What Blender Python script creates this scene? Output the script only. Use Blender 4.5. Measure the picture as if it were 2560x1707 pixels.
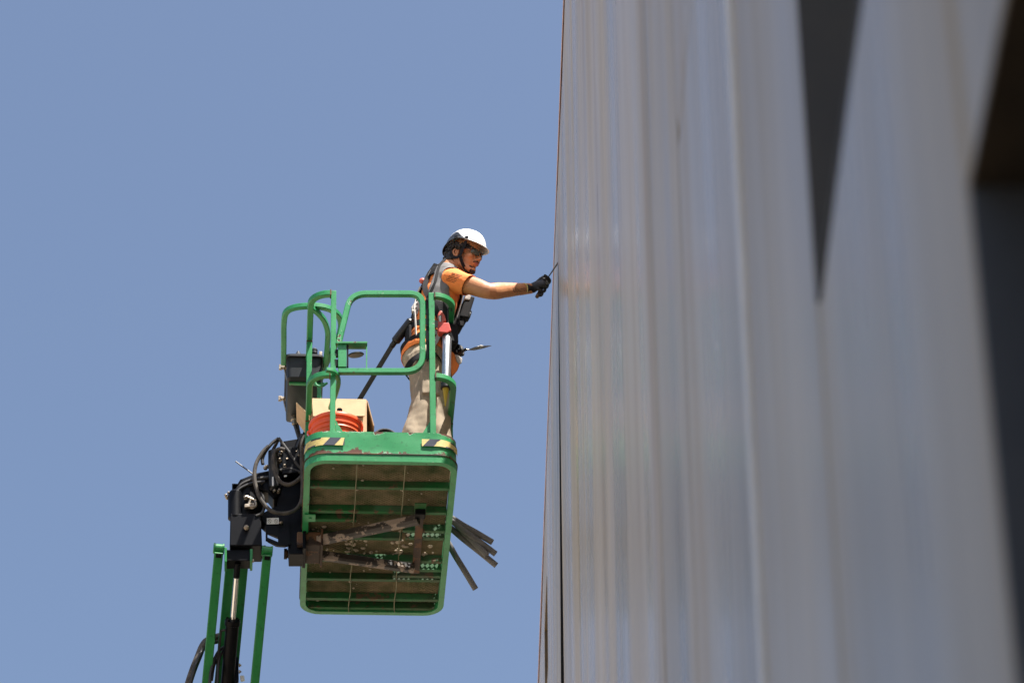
import bpy, bmesh, math, random
from mathutils import Vector, Matrix, noise
from mathutils.bvhtree import BVHTree
random.seed(7)
R = math.radians
V = Vector
scene = bpy.context.scene
for o in list(bpy.data.objects):
    bpy.data.objects.remove(o)

# ------------------------------------------------------------------ camera
CAM = V((0.0, 0.0, 1.6))
LENS, PITCH, ROLL = 120.0, R(34.6), R(0.2)
FPX = LENS / 36.0 * 2560.0
_F = V((0, math.cos(PITCH), math.sin(PITCH)))
_R0, _U0 = V((1, 0, 0)), V((0, -math.sin(PITCH), math.cos(PITCH)))
_R = math.cos(ROLL) * _R0 - math.sin(ROLL) * _U0
_U = math.cos(ROLL) * _U0 + math.sin(ROLL) * _R0
cam_data = bpy.data.cameras.new('camera')
cam = bpy.data.objects.new('camera', cam_data)
scene.collection.objects.link(cam)
cam_data.lens, cam_data.sensor_width, cam_data.sensor_fit = LENS, 36.0, 'HORIZONTAL'
cam_data.clip_start, cam_data.clip_end = 0.1, 5000.0
cam_data.dof.use_dof = True
cam_data.dof.focus_distance = 20.6
cam_data.dof.aperture_fstop = 4.5
m3 = Matrix((_R, _U, -_F)).transposed()
cam.matrix_world = Matrix.Translation(CAM) @ m3.to_4x4()
scene.camera = cam

# ------------------------------------------------------------------ sky, sun, exposure
SUN_EL, SUN_AZ = R(66), R(47)        # azimuth measured from +x towards the camera (-y)
SUN = V((math.cos(SUN_EL) * math.cos(SUN_AZ), -math.cos(SUN_EL) * math.sin(SUN_AZ), math.sin(SUN_EL)))
world = bpy.data.worlds.new('World'); scene.world = world; world.use_nodes = True
wn = world.node_tree; wn.nodes.clear()
sky = wn.nodes.new('ShaderNodeTexSky'); sky.sky_type = 'NISHITA'; sky.sun_disc = False
sky.sun_elevation = SUN_EL; sky.sun_rotation = math.atan2(SUN.x, SUN.y)
sky.altitude = 0; sky.air_density = 1.0; sky.dust_density = 3.4; sky.ozone_density = 1.6
bg = wn.nodes.new('ShaderNodeBackground'); bg.inputs['Strength'].default_value = 0.076
wo = wn.nodes.new('ShaderNodeOutputWorld')
wn.links.new(sky.outputs[0], bg.inputs[0]); wn.links.new(bg.outputs[0], wo.inputs[0])
sd = bpy.data.lights.new('sun', 'SUN'); sd.energy = 5.0; sd.angle = R(0.53); sd.color = (1.0, 0.95, 0.88)
sun = bpy.data.objects.new('sun', sd); scene.collection.objects.link(sun)
sun.rotation_euler = (-SUN).to_track_quat('-Z', 'Y').to_euler(); sun.location = (30, -30, 60)
vs = scene.view_settings
vs.view_transform = 'Standard'; vs.look = 'None'; vs.gamma = 1.0; vs.use_curve_mapping = False
vs.exposure = 1.24
scene.render.engine = 'CYCLES'
scene.cycles.use_denoising = True
scene.cycles.max_bounces = 8
scene.cycles.sample_clamp_indirect = 6.0

# ------------------------------------------------------------------ frames of reference
# work platform: u along its short near edge, v away from the camera, w up
# (the raised platform hangs about 1.4 degrees out of level)
PYAW = R(4.79); _T = Matrix.Rotation(R(1.4), 3, -_F)
P0 = CAM + _T @ (V((-1.26, 17.19, 12.64)) - CAM)
PU = _T @ V((math.cos(PYAW), math.sin(PYAW), 0)); PV = _T @ V((-math.sin(PYAW), math.cos(PYAW), 0)); PW = _T @ V((0, 0, 1))
PWID, PLEN = 0.92, 1.83
def L(u, v, w): return P0 + PU * u + PV * v + PW * w
def _ray(px, py): return _F + _R * ((px - 1280) / FPX) - _U * ((py - 853.5) / FPX)
def Lv(px, py, v):            # measured point of the photograph at depth v of the platform
    d = _ray(px, py); n = PV
    t = (P0 + PV * v - CAM).dot(n) / d.dot(n); return CAM + d * t
def Lw(px, py, w):            # measured point at height w over the platform's underside
    d = _ray(px, py); t = (P0 + PW * w - CAM).dot(PW) / d.dot(PW); return CAM + d * t
# facade: s along, h height over the ground, d outwards
WYAW = R(-0.8); WO = V((0.541, 0, 0))
WS = V((math.sin(WYAW), math.cos(WYAW), 0)); WN = V((-math.cos(WYAW), math.sin(WYAW), 0))
def W(s, h, d): return WO + WS * s + WN * d + V((0, 0, h))
def Wd(px, py, d):            # measured point on the facade
    r = _ray(px, py); t = (WO + WN * d - CAM).dot(WN) / r.dot(WN); return CAM + r * t

# ------------------------------------------------------------------ materials
def mat(name, col, rough=0.5, metal=0.0, spec=0.5, noise_amt=0.0, noise_scale=20.0, bump=0.0, bump_scale=60.0, col2=None, stretch=None):
    m = bpy.data.materials.new(name); m.use_nodes = True
    nt = m.node_tree; b = nt.nodes['Principled BSDF']
    b.inputs['Roughness'].default_value = rough; b.inputs['Metallic'].default_value = metal
    b.inputs['Specular IOR Level'].default_value = spec
    b.inputs['Base Color'].default_value = (*col, 1)
    tc = nt.nodes.new('ShaderNodeTexCoord')
    src = tc.outputs['Object']
    if stretch:
        mp = nt.nodes.new('ShaderNodeMapping'); mp.inputs['Scale'].default_value = stretch
        nt.links.new(src, mp.inputs[0]); src = mp.outputs[0]
    if col2 is not None or noise_amt:
        n = nt.nodes.new('ShaderNodeTexNoise'); n.inputs['Scale'].default_value = noise_scale
        n.inputs['Detail'].default_value = 5; n.inputs['Roughness'].default_value = 0.62
        nt.links.new(src, n.inputs['Vector'])
        r = nt.nodes.new('ShaderNodeMapRange'); r.inputs[1].default_value = 0.35; r.inputs[2].default_value = 0.68
        nt.links.new(n.outputs[0], r.inputs[0])
        mx = nt.nodes.new('ShaderNodeMix'); mx.data_type = 'RGBA'
        c2 = col2 if col2 is not None else tuple(c * (1 - noise_amt) for c in col)
        mx.inputs[6].default_value = (*col, 1); mx.inputs[7].default_value = (*c2, 1)
        nt.links.new(r.outputs[0], mx.inputs[0]); nt.links.new(mx.outputs[2], b.inputs['Base Color'])
    if bump:
        n2 = nt.nodes.new('ShaderNodeTexNoise'); n2.inputs['Scale'].default_value = bump_scale; n2.inputs['Detail'].default_value = 4
        nt.links.new(src, n2.inputs['Vector'])
        bp = nt.nodes.new('ShaderNodeBump'); bp.inputs['Strength'].default_value = bump; bp.inputs['Distance'].default_value = 0.01
        nt.links.new(n2.outputs[0], bp.inputs['Height']); nt.links.new(bp.outputs[0], b.inputs['Normal'])
    return m

def chipped_paint(name, paint, paint2, rust, rust2, thr=0.66, rough=0.42, scale=14.0, spec=0.5, edge=None):
    """paint with faded patches, and rust where a noise of its own shape breaks through"""
    m = bpy.data.materials.new(name); m.use_nodes = True
    nt = m.node_tree; b = nt.nodes['Principled BSDF']; L = nt.links.new
    tc = nt.nodes.new('ShaderNodeTexCoord')
    def nz(s, d=5, r=0.6):
        n = nt.nodes.new('ShaderNodeTexNoise'); n.inputs['Scale'].default_value = s
        n.inputs['Detail'].default_value = d; n.inputs['Roughness'].default_value = r
        L(tc.outputs['Object'], n.inputs['Vector']); return n
    def mix(f, a, c):
        x = nt.nodes.new('ShaderNodeMix'); x.data_type = 'RGBA'
        L(f, x.inputs[0])
        for k, v in ((6, a), (7, c)):
            if isinstance(v, tuple): x.inputs[k].default_value = (*v, 1)
            else: L(v, x.inputs[k])
        return x.outputs[2]
    def rng(v, a, c):
        r = nt.nodes.new('ShaderNodeMapRange'); r.inputs[1].default_value = a; r.inputs[2].default_value = c
        L(v, r.inputs[0]); return r.outputs[0]
    fade = mix(rng(nz(5).outputs[0], 0.4, 0.7), paint, paint2)
    dirt = mix(rng(nz(40, 6).outputs[0], 0.55, 0.75), fade, tuple(c * 0.45 for c in paint))
    rst = mix(nz(70).outputs[0], rust, rust2)
    nv = nz(scale, 7, 0.68).outputs[0]
    if edge:
        geo = nt.nodes.new('ShaderNodeNewGeometry'); sb = nt.nodes.new('ShaderNodeVectorMath'); sb.operation = 'SUBTRACT'; sb.inputs[1].default_value = P0; L(geo.outputs['Position'], sb.inputs[0]); sp = nt.nodes.new('ShaderNodeVectorMath'); sp.operation = 'DOT_PRODUCT'; sp.inputs[1].default_value = PW; L(sb.outputs[0], sp.inputs[0])
        for z0, z1, amt in edge:
            r = nt.nodes.new('ShaderNodeMapRange'); r.inputs[1].default_value = z0; r.inputs[2].default_value = z1; r.inputs[3].default_value = amt; r.inputs[4].default_value = 0.0
            L(sp.outputs['Value'], r.inputs[0]); ad0 = nt.nodes.new('ShaderNodeMath'); L(nv, ad0.inputs[0]); L(r.outputs[0], ad0.inputs[1]); nv = ad0.outputs[0]
    msk = rng(nv, thr, thr + 0.025)
    col = mix(msk, dirt, rst)
    L(col, b.inputs['Base Color']); b.inputs['Specular IOR Level'].default_value = spec
    rr = nt.nodes.new('ShaderNodeMapRange'); rr.inputs[3].default_value = rough; rr.inputs[4].default_value = 0.85
    L(msk, rr.inputs[0]); L(rr.outputs[0], b.inputs['Roughness'])
    bp = nt.nodes.new('ShaderNodeBump'); bp.inputs['Strength'].default_value = 0.35; bp.inputs['Distance'].default_value = 0.004
    bp.invert = True
    ad = nt.nodes.new('ShaderNodeMath'); ad.operation = 'MULTIPLY_ADD'; ad.inputs[1].default_value = 0.25
    L(nz(25).outputs[0], ad.inputs[0]); L(msk, ad.inputs[2])
    L(ad.outputs[0], bp.inputs['Height']); L(bp.outputs[0], b.inputs['Normal'])
    return m

M = {}
GREEN = (0.020, 0.225, 0.072); GREEN2 = (0.042, 0.285, 0.108)
RUST, RUST2 = (0.10, 0.035, 0.018), (0.055, 0.022, 0.014)
M['green'] = chipped_paint('green_paint', GREEN, GREEN2, RUST, RUST2, 0.65, 0.36, 12)
M['green_worn'] = chipped_paint('green_paint_worn', GREEN, GREEN2, RUST, RUST2, 0.61, 0.42, 8)
M['green_toe'] = chipped_paint('green_paint_toe_board', GREEN, GREEN2, (0.13, 0.045, 0.025), RUST2, 0.66, 0.36, 7, edge=((0.05, 0.105, 0.23), (0.212, 0.185, 0.15)))
M['green_jib'] = chipped_paint('green_paint_clean', (0.013, 0.18, 0.042), (0.017, 0.205, 0.052), RUST, RUST2, 0.74, 0.35, 9)
M['green_floor'] = chipped_paint('green_paint_dirty', (0.008, 0.125, 0.03), (0.05, 0.068, 0.03), (0.16, 0.12, 0.07), (0.07, 0.04, 0.02), 0.58, 0.6, 9)
M['mesh'] = mat('dirty_mesh', (0.25, 0.185, 0.105), 0.85, noise_scale=6, col2=(0.05, 0.075, 0.025))
M['bar'] = mat('floor_bar', (0.22, 0.20, 0.12), 0.7, col2=(0.09, 0.10, 0.05), noise_scale=15)
M['grime'] = mat('dried_mortar', (0.5, 0.42, 0.32), 0.9, bump=0.5)
M['black_steel'] = chipped_paint('black_paint', (0.003, 0.0034, 0.005), (0.005, 0.0052, 0.007), (0.03, 0.016, 0.010), (0.06, 0.04, 0.03), 0.68, 0.42, 10, 0.12)
M['black_worn'] = chipped_paint('black_paint_worn', (0.02, 0.017, 0.016), (0.05, 0.04, 0.033), (0.36, 0.31, 0.27), (0.20, 0.14, 0.10), 0.52, 0.5, 12)
M['rusty_black'] = chipped_paint('rusty_black', (0.03, 0.018, 0.012), (0.06, 0.032, 0.02), (0.16, 0.09, 0.05), (0.10, 0.045, 0.022), 0.52, 0.7, 8)
M['rubber'] = mat('hose_rubber', (0.014, 0.014, 0.015), 0.5, noise_scale=30, col2=(0.035, 0.03, 0.026))
M['rubber_dusty'] = mat('dusty_hose', (0.09, 0.075, 0.06), 0.75, noise_scale=18, col2=(0.02, 0.018, 0.017))
M['steel'] = mat('chrome', (0.72, 0.72, 0.72), 0.16, 1.0)
M['zinc'] = mat('zinc', (0.42, 0.37, 0.30), 0.45, 0.85, noise_scale=40, col2=(0.2, 0.15, 0.1))
M['console'] = mat('console_plastic', (0.020, 0.025, 0.031), 0.5, noise_scale=9, spec=0.3, col2=(0.014, 0.017, 0.021))
M['black_plastic'] = mat('black_plastic', (0.012, 0.012, 0.013), 0.42)
M['yellow_tape'] = mat('yellow_tape', (0.62, 0.50, 0.16), 0.5, noise_scale=50, col2=(0.45, 0.36, 0.14))
M['navy_tape'] = mat('navy_tape', (0.012, 0.017, 0.04), 0.45)
M['white_label'] = mat('white_label', (0.75, 0.75, 0.72), 0.5)
M['print'] = mat('label_print', (0.05, 0.05, 0.05), 0.5)

# ------------------------------------------------------------------ mesh builder
class MB:
    def __init__(self): self.v, self.f, self.mi, self.mats = [], [], [], []
    def add(self, verts, faces, mi=0):
        o = len(self.v); self.v += [V(p) for p in verts]
        for f in faces: self.f.append([i + o for i in f]); self.mi.append(mi)
        return self
    def hexa(self, p, mi=0):   # 8 points: bottom ring 0-3, top ring 4-7
        return self.add(p, [(3, 2, 1, 0), (4, 5, 6, 7), (0, 1, 5, 4), (1, 2, 6, 5), (2, 3, 7, 6), (3, 0, 4, 7)], mi)
    def box(self, c, hx, hy, hz, ax=None, mi=0):
        X, Y, Z = ax or (V((1, 0, 0)), V((0, 1, 0)), V((0, 0, 1))); c = V(c)
        s = [(-1, -1), (1, -1), (1, 1), (-1, 1)]
        return self.hexa([c + X * hx * a + Y * hy * b - Z * hz for a, b in s] + [c + X * hx * a + Y * hy * b + Z * hz for a, b in s], mi)
    def lbox(self, u0, u1, v0, v1, w0, w1, mi=0):
        q = [(u0, v0), (u1, v0), (u1, v1), (u0, v1)]
        return self.hexa([L(a, b, w0) for a, b in q] + [L(a, b, w1) for a, b in q], mi)
    def rings(self, rings, closed=True, caps=True, mi=0):
        n = len(rings[0]); vs = [p for r in rings for p in r]; fs = []
        for i in range(len(rings) - 1):
            for j in range(n if closed else n - 1):
                k = (j + 1) % n
                fs.append((i * n + j, i * n + k, (i + 1) * n + k, (i + 1) * n + j))
        if caps and closed:
            fs.append(tuple(range(n - 1, -1, -1))); fs.append(tuple((len(rings) - 1) * n + j for j in range(n)))
        return self.add(vs, fs, mi)
    def sweep(self, path, sec, ref=None, mi=0, loop=False, caps=True):
        path = [V(p) for p in path]; n = len(path); rings = []; N = None
        for i, p in enumerate(path):
            if loop: t = path[(i + 1) % n] - path[i - 1]
            else: t = path[min(i + 1, n - 1)] - path[max(i - 1, 0)]
            t.normalize()
            if ref is not None: N = ref - t * ref.dot(t)
            elif N is None:
                a = V((0, 0, 1)) if abs(t.z) < 0.9 else V((1, 0, 0)); N = a - t * a.dot(t)
            else: N = N - t * N.dot(t)
            N.normalize(); B = t.cross(N)
            s = sec(i / max(1, n - 1)) if callable(sec) else sec
            rings.append([p + N * a + B * b for a, b in s])
        if loop: rings.append(rings[0]); return self.rings(rings, True, False, mi)
        return self.rings(rings, True, caps, mi)
    def tube(self, path, r, seg=10, mi=0, ref=None, caps=True):
        if callable(r): return self.sweep(path, lambda t: circ(r(t), seg), ref, mi, caps=caps)
        return self.sweep(path, circ(r, seg), ref, mi, caps=caps)
    def lathe(self, c, axis, prof, seg=24, mi=0):  # prof: (radius, along)
        axis = V(axis).normalized(); a = V((0, 0, 1)) if abs(axis.z) < 0.9 else V((1, 0, 0))
        X = (a - axis * a.dot(axis)).normalized(); Y = axis.cross(X); c = V(c)
        rs = [[c + axis * h + (X * math.cos(2 * math.pi * k / seg) + Y * math.sin(2 * math.pi * k / seg)) * r for k in range(seg)] for r, h in prof]
        return self.rings(rs, True, True, mi)
    def prism(self, pts, off, mi=0):   # planar outline, extruded both ways by off
        n = len(pts); a = [V(p) - V(off) for p in pts]; b = [V(p) + V(off) for p in pts]
        fs = [tuple(range(n - 1, -1, -1)), tuple(range(n, 2 * n))]
        fs += [(i, (i + 1) % n, n + (i + 1) % n, n + i) for i in range(n)]
        return self.add(a + b, fs, mi)
    def sphere(self, c, rx, ry=None, rz=None, ax=None, seg=16, rn=10, mi=0):
        ry = rx if ry is None else ry; rz = rx if rz is None else rz
        X, Y, Z = ax or (V((1, 0, 0)), V((0, 1, 0)), V((0, 0, 1))); c = V(c); rs = []
        for i in range(rn + 1):
            t = math.pi * (i + 0.02 * (i == 0) - 0.02 * (i == rn)) / rn
            rs.append([c + X * rx * math.sin(t) * math.cos(2 * math.pi * k / seg) + Y * ry * math.sin(t) * math.sin(2 * math.pi * k / seg) - Z * rz * math.cos(t) for k in range(seg)])
        return self.rings(rs, True, True, mi)
    def build(self, name, material, parent=None, smooth=False, bevel=0.0, loc=None, angle=35):
        me = bpy.data.meshes.new(name)
        org = ORG[parent.name] if parent is not None else (V(loc) if loc is not None else V((0, 0, 0)))
        me.from_pydata([p - org for p in self.v], [], self.f)
        ms = material if isinstance(material, (list, tuple)) else [material]
        for x in ms: me.materials.append(M[x] if isinstance(x, str) else x)
        for p, i in zip(me.polygons, self.mi): p.material_index = i
        bm = bmesh.new(); bm.from_mesh(me); bmesh.ops.recalc_face_normals(bm, faces=bm.faces); bm.to_mesh(me); bm.free()
        o = bpy.data.objects.new(name, me); scene.collection.objects.link(o)
        if parent is not None: o.parent = parent
        else: o.location = org
        ORG[o.name] = org.copy()
        if bevel:
            b = o.modifiers.new('bevel', 'BEVEL'); b.width = bevel; b.segments = 2; b.limit_method = 'ANGLE'; b.angle_limit = R(40)
        if smooth:
            for p in me.polygons: p.use_smooth = True
            me.set_sharp_from_angle(angle=R(angle))
        return o
ORG = {}
def circ(r, n=10): return [(r * math.cos(2 * math.pi * k / n), r * math.sin(2 * math.pi * k / n)) for k in range(n)]
def sqr(a, b, c=0.004): return [(a - c, b), (-a + c, b), (-a, b - c), (-a, -b + c), (-a + c, -b), (a - c, -b), (a, -b + c), (a, b - c)]
def fillet(pts, r, n=6):
    pts = [V(p) for p in pts]; out = [pts[0]]
    for i in range(1, len(pts) - 1):
        a, b, c = pts[i - 1], pts[i], pts[i + 1]
        rr = r[i] if isinstance(r, (list, tuple)) else r
        d1 = min(rr, (a - b).length * 0.49); d2 = min(rr, (c - b).length * 0.49)
        p, q = b + (a - b).normalized() * d1, b + (c - b).normalized() * d2
        for k in range(n + 1):
            t = k / n; out.append(p * (1 - t) ** 2 + b * 2 * t * (1 - t) * 1.0 + q * t * t)
    out.append(pts[-1]); return out
def spline(pts, n=8):   # Catmull-Rom
    pts = [V(p) for p in pts]; out = []
    q = [pts[0] * 2 - pts[1]] + pts + [pts[-1] * 2 - pts[-2]]
    for i in range(1, len(q) - 2):
        for k in range(n):
            t = k / n; a, b, c, d = q[i - 1:i + 3]
            out.append(0.5 * ((2 * b) + (c - a) * t + (2 * a - 5 * b + 4 * c - d) * t * t + (3 * b - a - 3 * c + d) * t ** 3))
    out.append(pts[-1]); return out
def thing(name, label, cat, loc, group=None):
    o = bpy.data.objects.new(name, None); scene.collection.objects.link(o); o.location = loc
    o.empty_display_size = 0.2; o['label'] = label; o['category'] = cat
    if group: o['group'] = group
    ORG[o.name] = V(loc); return o
def tag(o, label, cat, group=None):
    o['label'] = label; o['category'] = cat
    if group: o['group'] = group
    return o

# ------------------------------------------------------------------ ground
gm = mat('ground_dirt', (0.37, 0.31, 0.235), 0.95, noise_scale=0.4, col2=(0.30, 0.25, 0.19), bump=0.3, bump_scale=8)
g = MB(); S = 1500
g.add([(-S, -S, 0), (S, -S, 0), (S, S, 0), (-S, S, 0)], [(0, 1, 2, 3)])
o = g.build('ground', gm); o['kind'] = 'structure'
am = mat('dark_ground', (0.055, 0.055, 0.057), 0.9, noise_scale=3, col2=(0.04, 0.04, 0.042), bump=0.4, bump_scale=40)  # unseen dark strip, added to cut ground bounce on the near wall
g = MB(); g.add([(-60, -14, .004), (0.45, -14, .004), (0.45, 8.6, .004), (-60, 8.6, .004)], [(0, 1, 2, 3)])
o = g.build('added_dark_ground', am); o['kind'] = 'structure'
g = MB(); g.hexa([V(p) for p in ((-60, 8.62, 0), (0.4, 8.62, 0), (0.4, 8.8, 0), (-60, 8.8, 0), (-60, 8.62, .13), (0.4, 8.62, .13), (0.4, 8.8, .13), (-60, 8.8, .13))])
o = g.build('kerb', mat('kerb_concrete', (0.40, 0.38, 0.35), 0.9, noise_amt=.2), bevel=.015); o['kind'] = 'structure'
# ------------------------------------------------------------------ building on the right
def wall_mat():
    m = bpy.data.materials.new('facade_panel'); m.use_nodes = True
    nt = m.node_tree; b = nt.nodes['Principled BSDF']; K = nt.links.new
    geo = nt.nodes.new('ShaderNodeNewGeometry')
    def nz(scale, sc, d=4, r=0.55):
        mp = nt.nodes.new('ShaderNodeMapping'); mp.inputs['Scale'].default_value = sc; mp.inputs['Rotation'].default_value = (0, 0, -WYAW)
        K(geo.outputs['Position'], mp.inputs[0])
        n = nt.nodes.new('ShaderNodeTexNoise'); n.inputs['Scale'].default_value = scale; n.inputs['Detail'].default_value = d; n.inputs['Roughness'].default_value = r
        K(mp.outputs[0], n.inputs['Vector']); return n.outputs[0]
    def rng(v, a, c, lo=0.0, hi=1.0):
        r = nt.nodes.new('ShaderNodeMapRange'); r.inputs[1].default_value = a; r.inputs[2].default_value = c
        r.inputs[3].default_value = lo; r.inputs[4].default_value = hi; K(v, r.inputs[0]); return r.outputs[0]
    def mix(f, a, c):
        x = nt.nodes.new('ShaderNodeMix'); x.data_type = 'RGBA'; K(f, x.inputs[0])
        for k, v in ((6, a), (7, c)):
            if isinstance(v, tuple): x.inputs[k].default_value = (*v, 1)
            else: K(v, x.inputs[k])
        return x.outputs[2]
    broad = nz(1.0, (1.0, 1.0, 0.22), 4, 0.55); fine = nz(1.0, (8, 8, 0.30), 6, 0.65); stain = nz(1.0, (2.4, 2.4, 0.12), 5, 0.65)
    c = mix(rng(broad, 0.32, 0.68), (0.335, 0.298, 0.246), (0.495, 0.438, 0.36))
    c = mix(rng(stain, 0.55, 0.70, 0, 0.7), c, (0.33, 0.245, 0.15))
    c = mix(rng(fine, 0.52, 0.74, 0, 0.55), c, (0.255, 0.225, 0.19))
    K(c, b.inputs['Base Color'])
    K(rng(nz(1.0, (1.7, 1.7, 0.16), 3), 0.36, 0.64, 0.23, 0.45), b.inputs['Roughness'])
    b.inputs['Specular IOR Level'].default_value = 0.22
    bp = nt.nodes.new('ShaderNodeBump'); bp.inputs['Strength'].default_value = 0.36; bp.inputs['Distance'].default_value = 0.02
    K(nz(1.0, (2.8, 2.8, 0.30), 5, 0.6), bp.inputs['Height']); K(bp.outputs[0], b.inputs['Normal'])
    return m
M['facade'] = wall_mat()
M['joint_shade'] = mat('black_joint_shade', (0.008, 0.008, 0.009), 0.8, spec=0.2)  # shade of the open joint as a black colour
M['strip'] = mat('pale_metal', (0.66, 0.65, 0.63), 0.4, col2=(0.58, 0.57, 0.55), noise_scale=3)
M['wall_core'] = mat('wall_core', (0.10, 0.095, 0.09), 0.9, col2=(0.06, 0.06, 0.06), noise_scale=5)
M['sealant'] = mat('joint_sealant', (0.27, 0.235, 0.19), 0.6, col2=(0.20, 0.17, 0.14), noise_scale=12)
M['coping'] = mat('copper_coping', (0.62, 0.36, 0.27), 0.5, col2=(0.68, 0.48, 0.40), noise_scale=30)
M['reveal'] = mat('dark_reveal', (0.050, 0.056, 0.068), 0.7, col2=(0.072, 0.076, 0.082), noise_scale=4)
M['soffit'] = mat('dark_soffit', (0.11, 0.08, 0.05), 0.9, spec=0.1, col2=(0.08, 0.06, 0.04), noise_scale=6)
M['glass'] = mat('window_glass', (0.02, 0.025, 0.03), 0.05, spec=0.6)
M['frame'] = mat('window_frame', (0.03, 0.03, 0.032), 0.4)
M['louvre'] = mat('timber_louvre', (0.17, 0.11, 0.045), 0.7, col2=(0.10, 0.07, 0.04), noise_scale=9)
M['roof'] = mat('roof_gravel', (0.35, 0.33, 0.30), 0.9, noise_amt=0.3, noise_scale=8)

TOP = 15.00
bld = thing('building', 'tall pale grey panelled building filling the right side, in shade', 'building', W(9, 0, -6))
# columns of panels: (s0, s1, heights of the horizontal joints)
COLS = [(-6.0, -3.2, [0, 3.85, 9.5, TOP]), (-3.2, -1.0, [0, 3.85, 9.5, TOP]), (-1.0, 1.3, [0, 3.85, 9.5, TOP]),
        (1.3, 2.965, [0, 1.2, 3.85, 4.69, 8.3, TOP]), (2.965, 4.375, [0, 3.0, 4.69, 8.3, TOP]), (4.375, 5.48, [0, 3.2, 7.17, TOP]),
        (5.48, 7.16, [0, 3.9, 7.17, TOP]), (7.16, 8.38, [0, 4.6, 10.2, TOP]), (8.38, 11.07, [0, 5.4, 11.4, TOP]), (11.07, 14.65, [0, 6.8, TOP]),
        (14.65, 17.62, [0, 8.6, TOP]), (17.62, 21.15, [0, 10.2, TOP]), (21.15, 21.92, [0, 10.2, 13.45, 14.14, TOP]), (21.92, 25.2, [0, 10.2, TOP]), (25.2, 28.0, [0, 10.2, TOP]), (28.0, 31.0, [0, 10.2, TOP])]
S_A, S_B = COLS[0][0], COLS[-1][1]
OPEN = {(3, 1): 'door', (3, 3): 'win', (4, 2): 'win', (12, 2): 'vent'}
CELLS = [(i, j, c[0], c[1], c[2][j], c[2][j + 1]) for i, c in enumerate(COLS) for j in range(len(c[2]) - 1)]
DEEP, TH = 0.42, 0.06
def wbox(mb, s0, s1, h0, h1, d0, d1, mi=0):
    q = [(s0, d0), (s1, d0), (s1, d1), (s0, d1)]
    return mb.hexa([W(a, h0, b) for a, b in q] + [W(a, h1, b) for a, b in q], mi)
core = MB()
for i, j, s0, s1, h0, h1 in CELLS:
    if (i, j) not in OPEN: wbox(core, s0, s1, h0, h1 - (0.003 if h1 == TOP else 0), -DEEP, -TH - 0.004)
core.build('wall_core', 'wall_core', bld)
mass = MB(); wbox(mass, S_A, S_B, 0, TOP - 0.35, -14, -DEEP - 0.35); mass.build('building_mass', 'wall_core', bld)
rf = MB(); wbox(rf, S_A + .02, S_B - .02, TOP - 0.30, TOP - 0.12, -14, -DEEP - 0.01); rf.build('roof', 'roof', bld)
def OPENJ(h): return 0.0 if h > 14.35 else min(.022, .0050 * (14.35 - h))
def panel(s0, s1, h0, h1, seed, lean=None):
    rnd = random.Random(seed); g = 0.009; c = 0.010
    s0 += g; s1 -= g; h0 += g * .5; h1 -= g * .5
    mb = MB(); nx, nz = 7, 5
    t0, t1, bow = rnd.uniform(-.003, .003), rnd.uniform(-.003, .003), rnd.uniform(-.004, .004)
    pts, fs = [], []
    for a in range(nx + 1):
        for b in range(nz + 1):
            x, y = a / nx, b / nz
            e = (c if a in (0, nx) or b in (0, nz) else 0)
            xx = 0 if a == 0 else 1 if a == nx else (a - 1) / (nx - 2) * (1 - 0.02) + 0.01
            yy = 0 if b == 0 else 1 if b == nz else (b - 1) / (nz - 2) * (1 - 0.02) + 0.01
            d = (t0 * (1 - xx) + t1 * xx) + bow * 4 * xx * (1 - xx) + rnd.uniform(-.0012, .0012) - e
            if lean: d = lean(xx, h0 + (h1 - h0) * yy) - e * .3
            pts.append(W(s0 + (s1 - s0) * xx, h0 + (h1 - h0) * yy, d))
    n = nz + 1
    for a in range(nx):
        for b in range(nz): fs.append((a * n + b, (a + 1) * n + b, (a + 1) * n + b + 1, a * n + b + 1))
    k = len(pts); rim = [a * n for a in range(nx + 1)] + [nx * n + b for b in range(1, n)] + [a * n + nz for a in range(nx - 1, -1, -1)] + [b for b in range(nz - 1, 0, -1)]
    for r in rim:
        pts.append(pts[r] - WN * TH)
    m = len(rim)
    for q in range(m): fs.append((rim[q], k + q, k + (q + 1) % m, rim[(q + 1) % m]))
    fs.append(tuple(k + q for q in range(m)))
    mb.add(pts, fs); return mb
for i, j, s0, s1, h0, h1 in CELLS:
    ln_ = (lambda x, h: (1 - x) * OPENJ(h)) if i == 11 else None
    if (i, j) not in OPEN: panel(s0, s1, h0, h1, i * 31 + j, ln_).build('wall_panel', 'facade', bld, smooth=True, angle=25)
# sealed joints: a recessed bead between the panels (the joint by the worker is still open below his hand)
def bead(pts, k):
    mb = MB(); mb.tube(pts, 0.0115, 8); mb.build('joint_sealant', 'sealant', bld, smooth=True)
for k, (s, h0, h1) in enumerate([(-3.2, 0, TOP), (-1.0, 0, TOP), (1.3, 0, 1.1), (7.16, 0, TOP), (8.38, 0, TOP), (11.07, 0, TOP), (14.65, 0, TOP), (17.62, 14.4, TOP), (21.92, 0, 13.4), (25.2, 0, TOP), (28, 0, TOP)]):
    bead([W(s, h0 + (h1 - .01 - h0) * t / 12, -0.014 + 0.002 * math.sin(t * 2.1 + k)) for t in range(13)], k)
bead([W(4.4 + 2.74 * t / 12, 7.17, -0.014) for t in range(13)], 1)
# black strip on the open joint's standing edge, its shade put into the colour
mb = MB(); hs_ = [14.35 - .25 * k for k in range(25)]
mb.rings([[W(17.618, h, -.03) for h in hs_], [W(17.618, h, OPENJ(h) - .0008) for h in hs_], [W(17.628, h, OPENJ(h) - .0008) for h in hs_], [W(17.628, h, -.03) for h in hs_]], False, False); mb.build('joint_shade_strip', 'joint_shade', bld)
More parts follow.
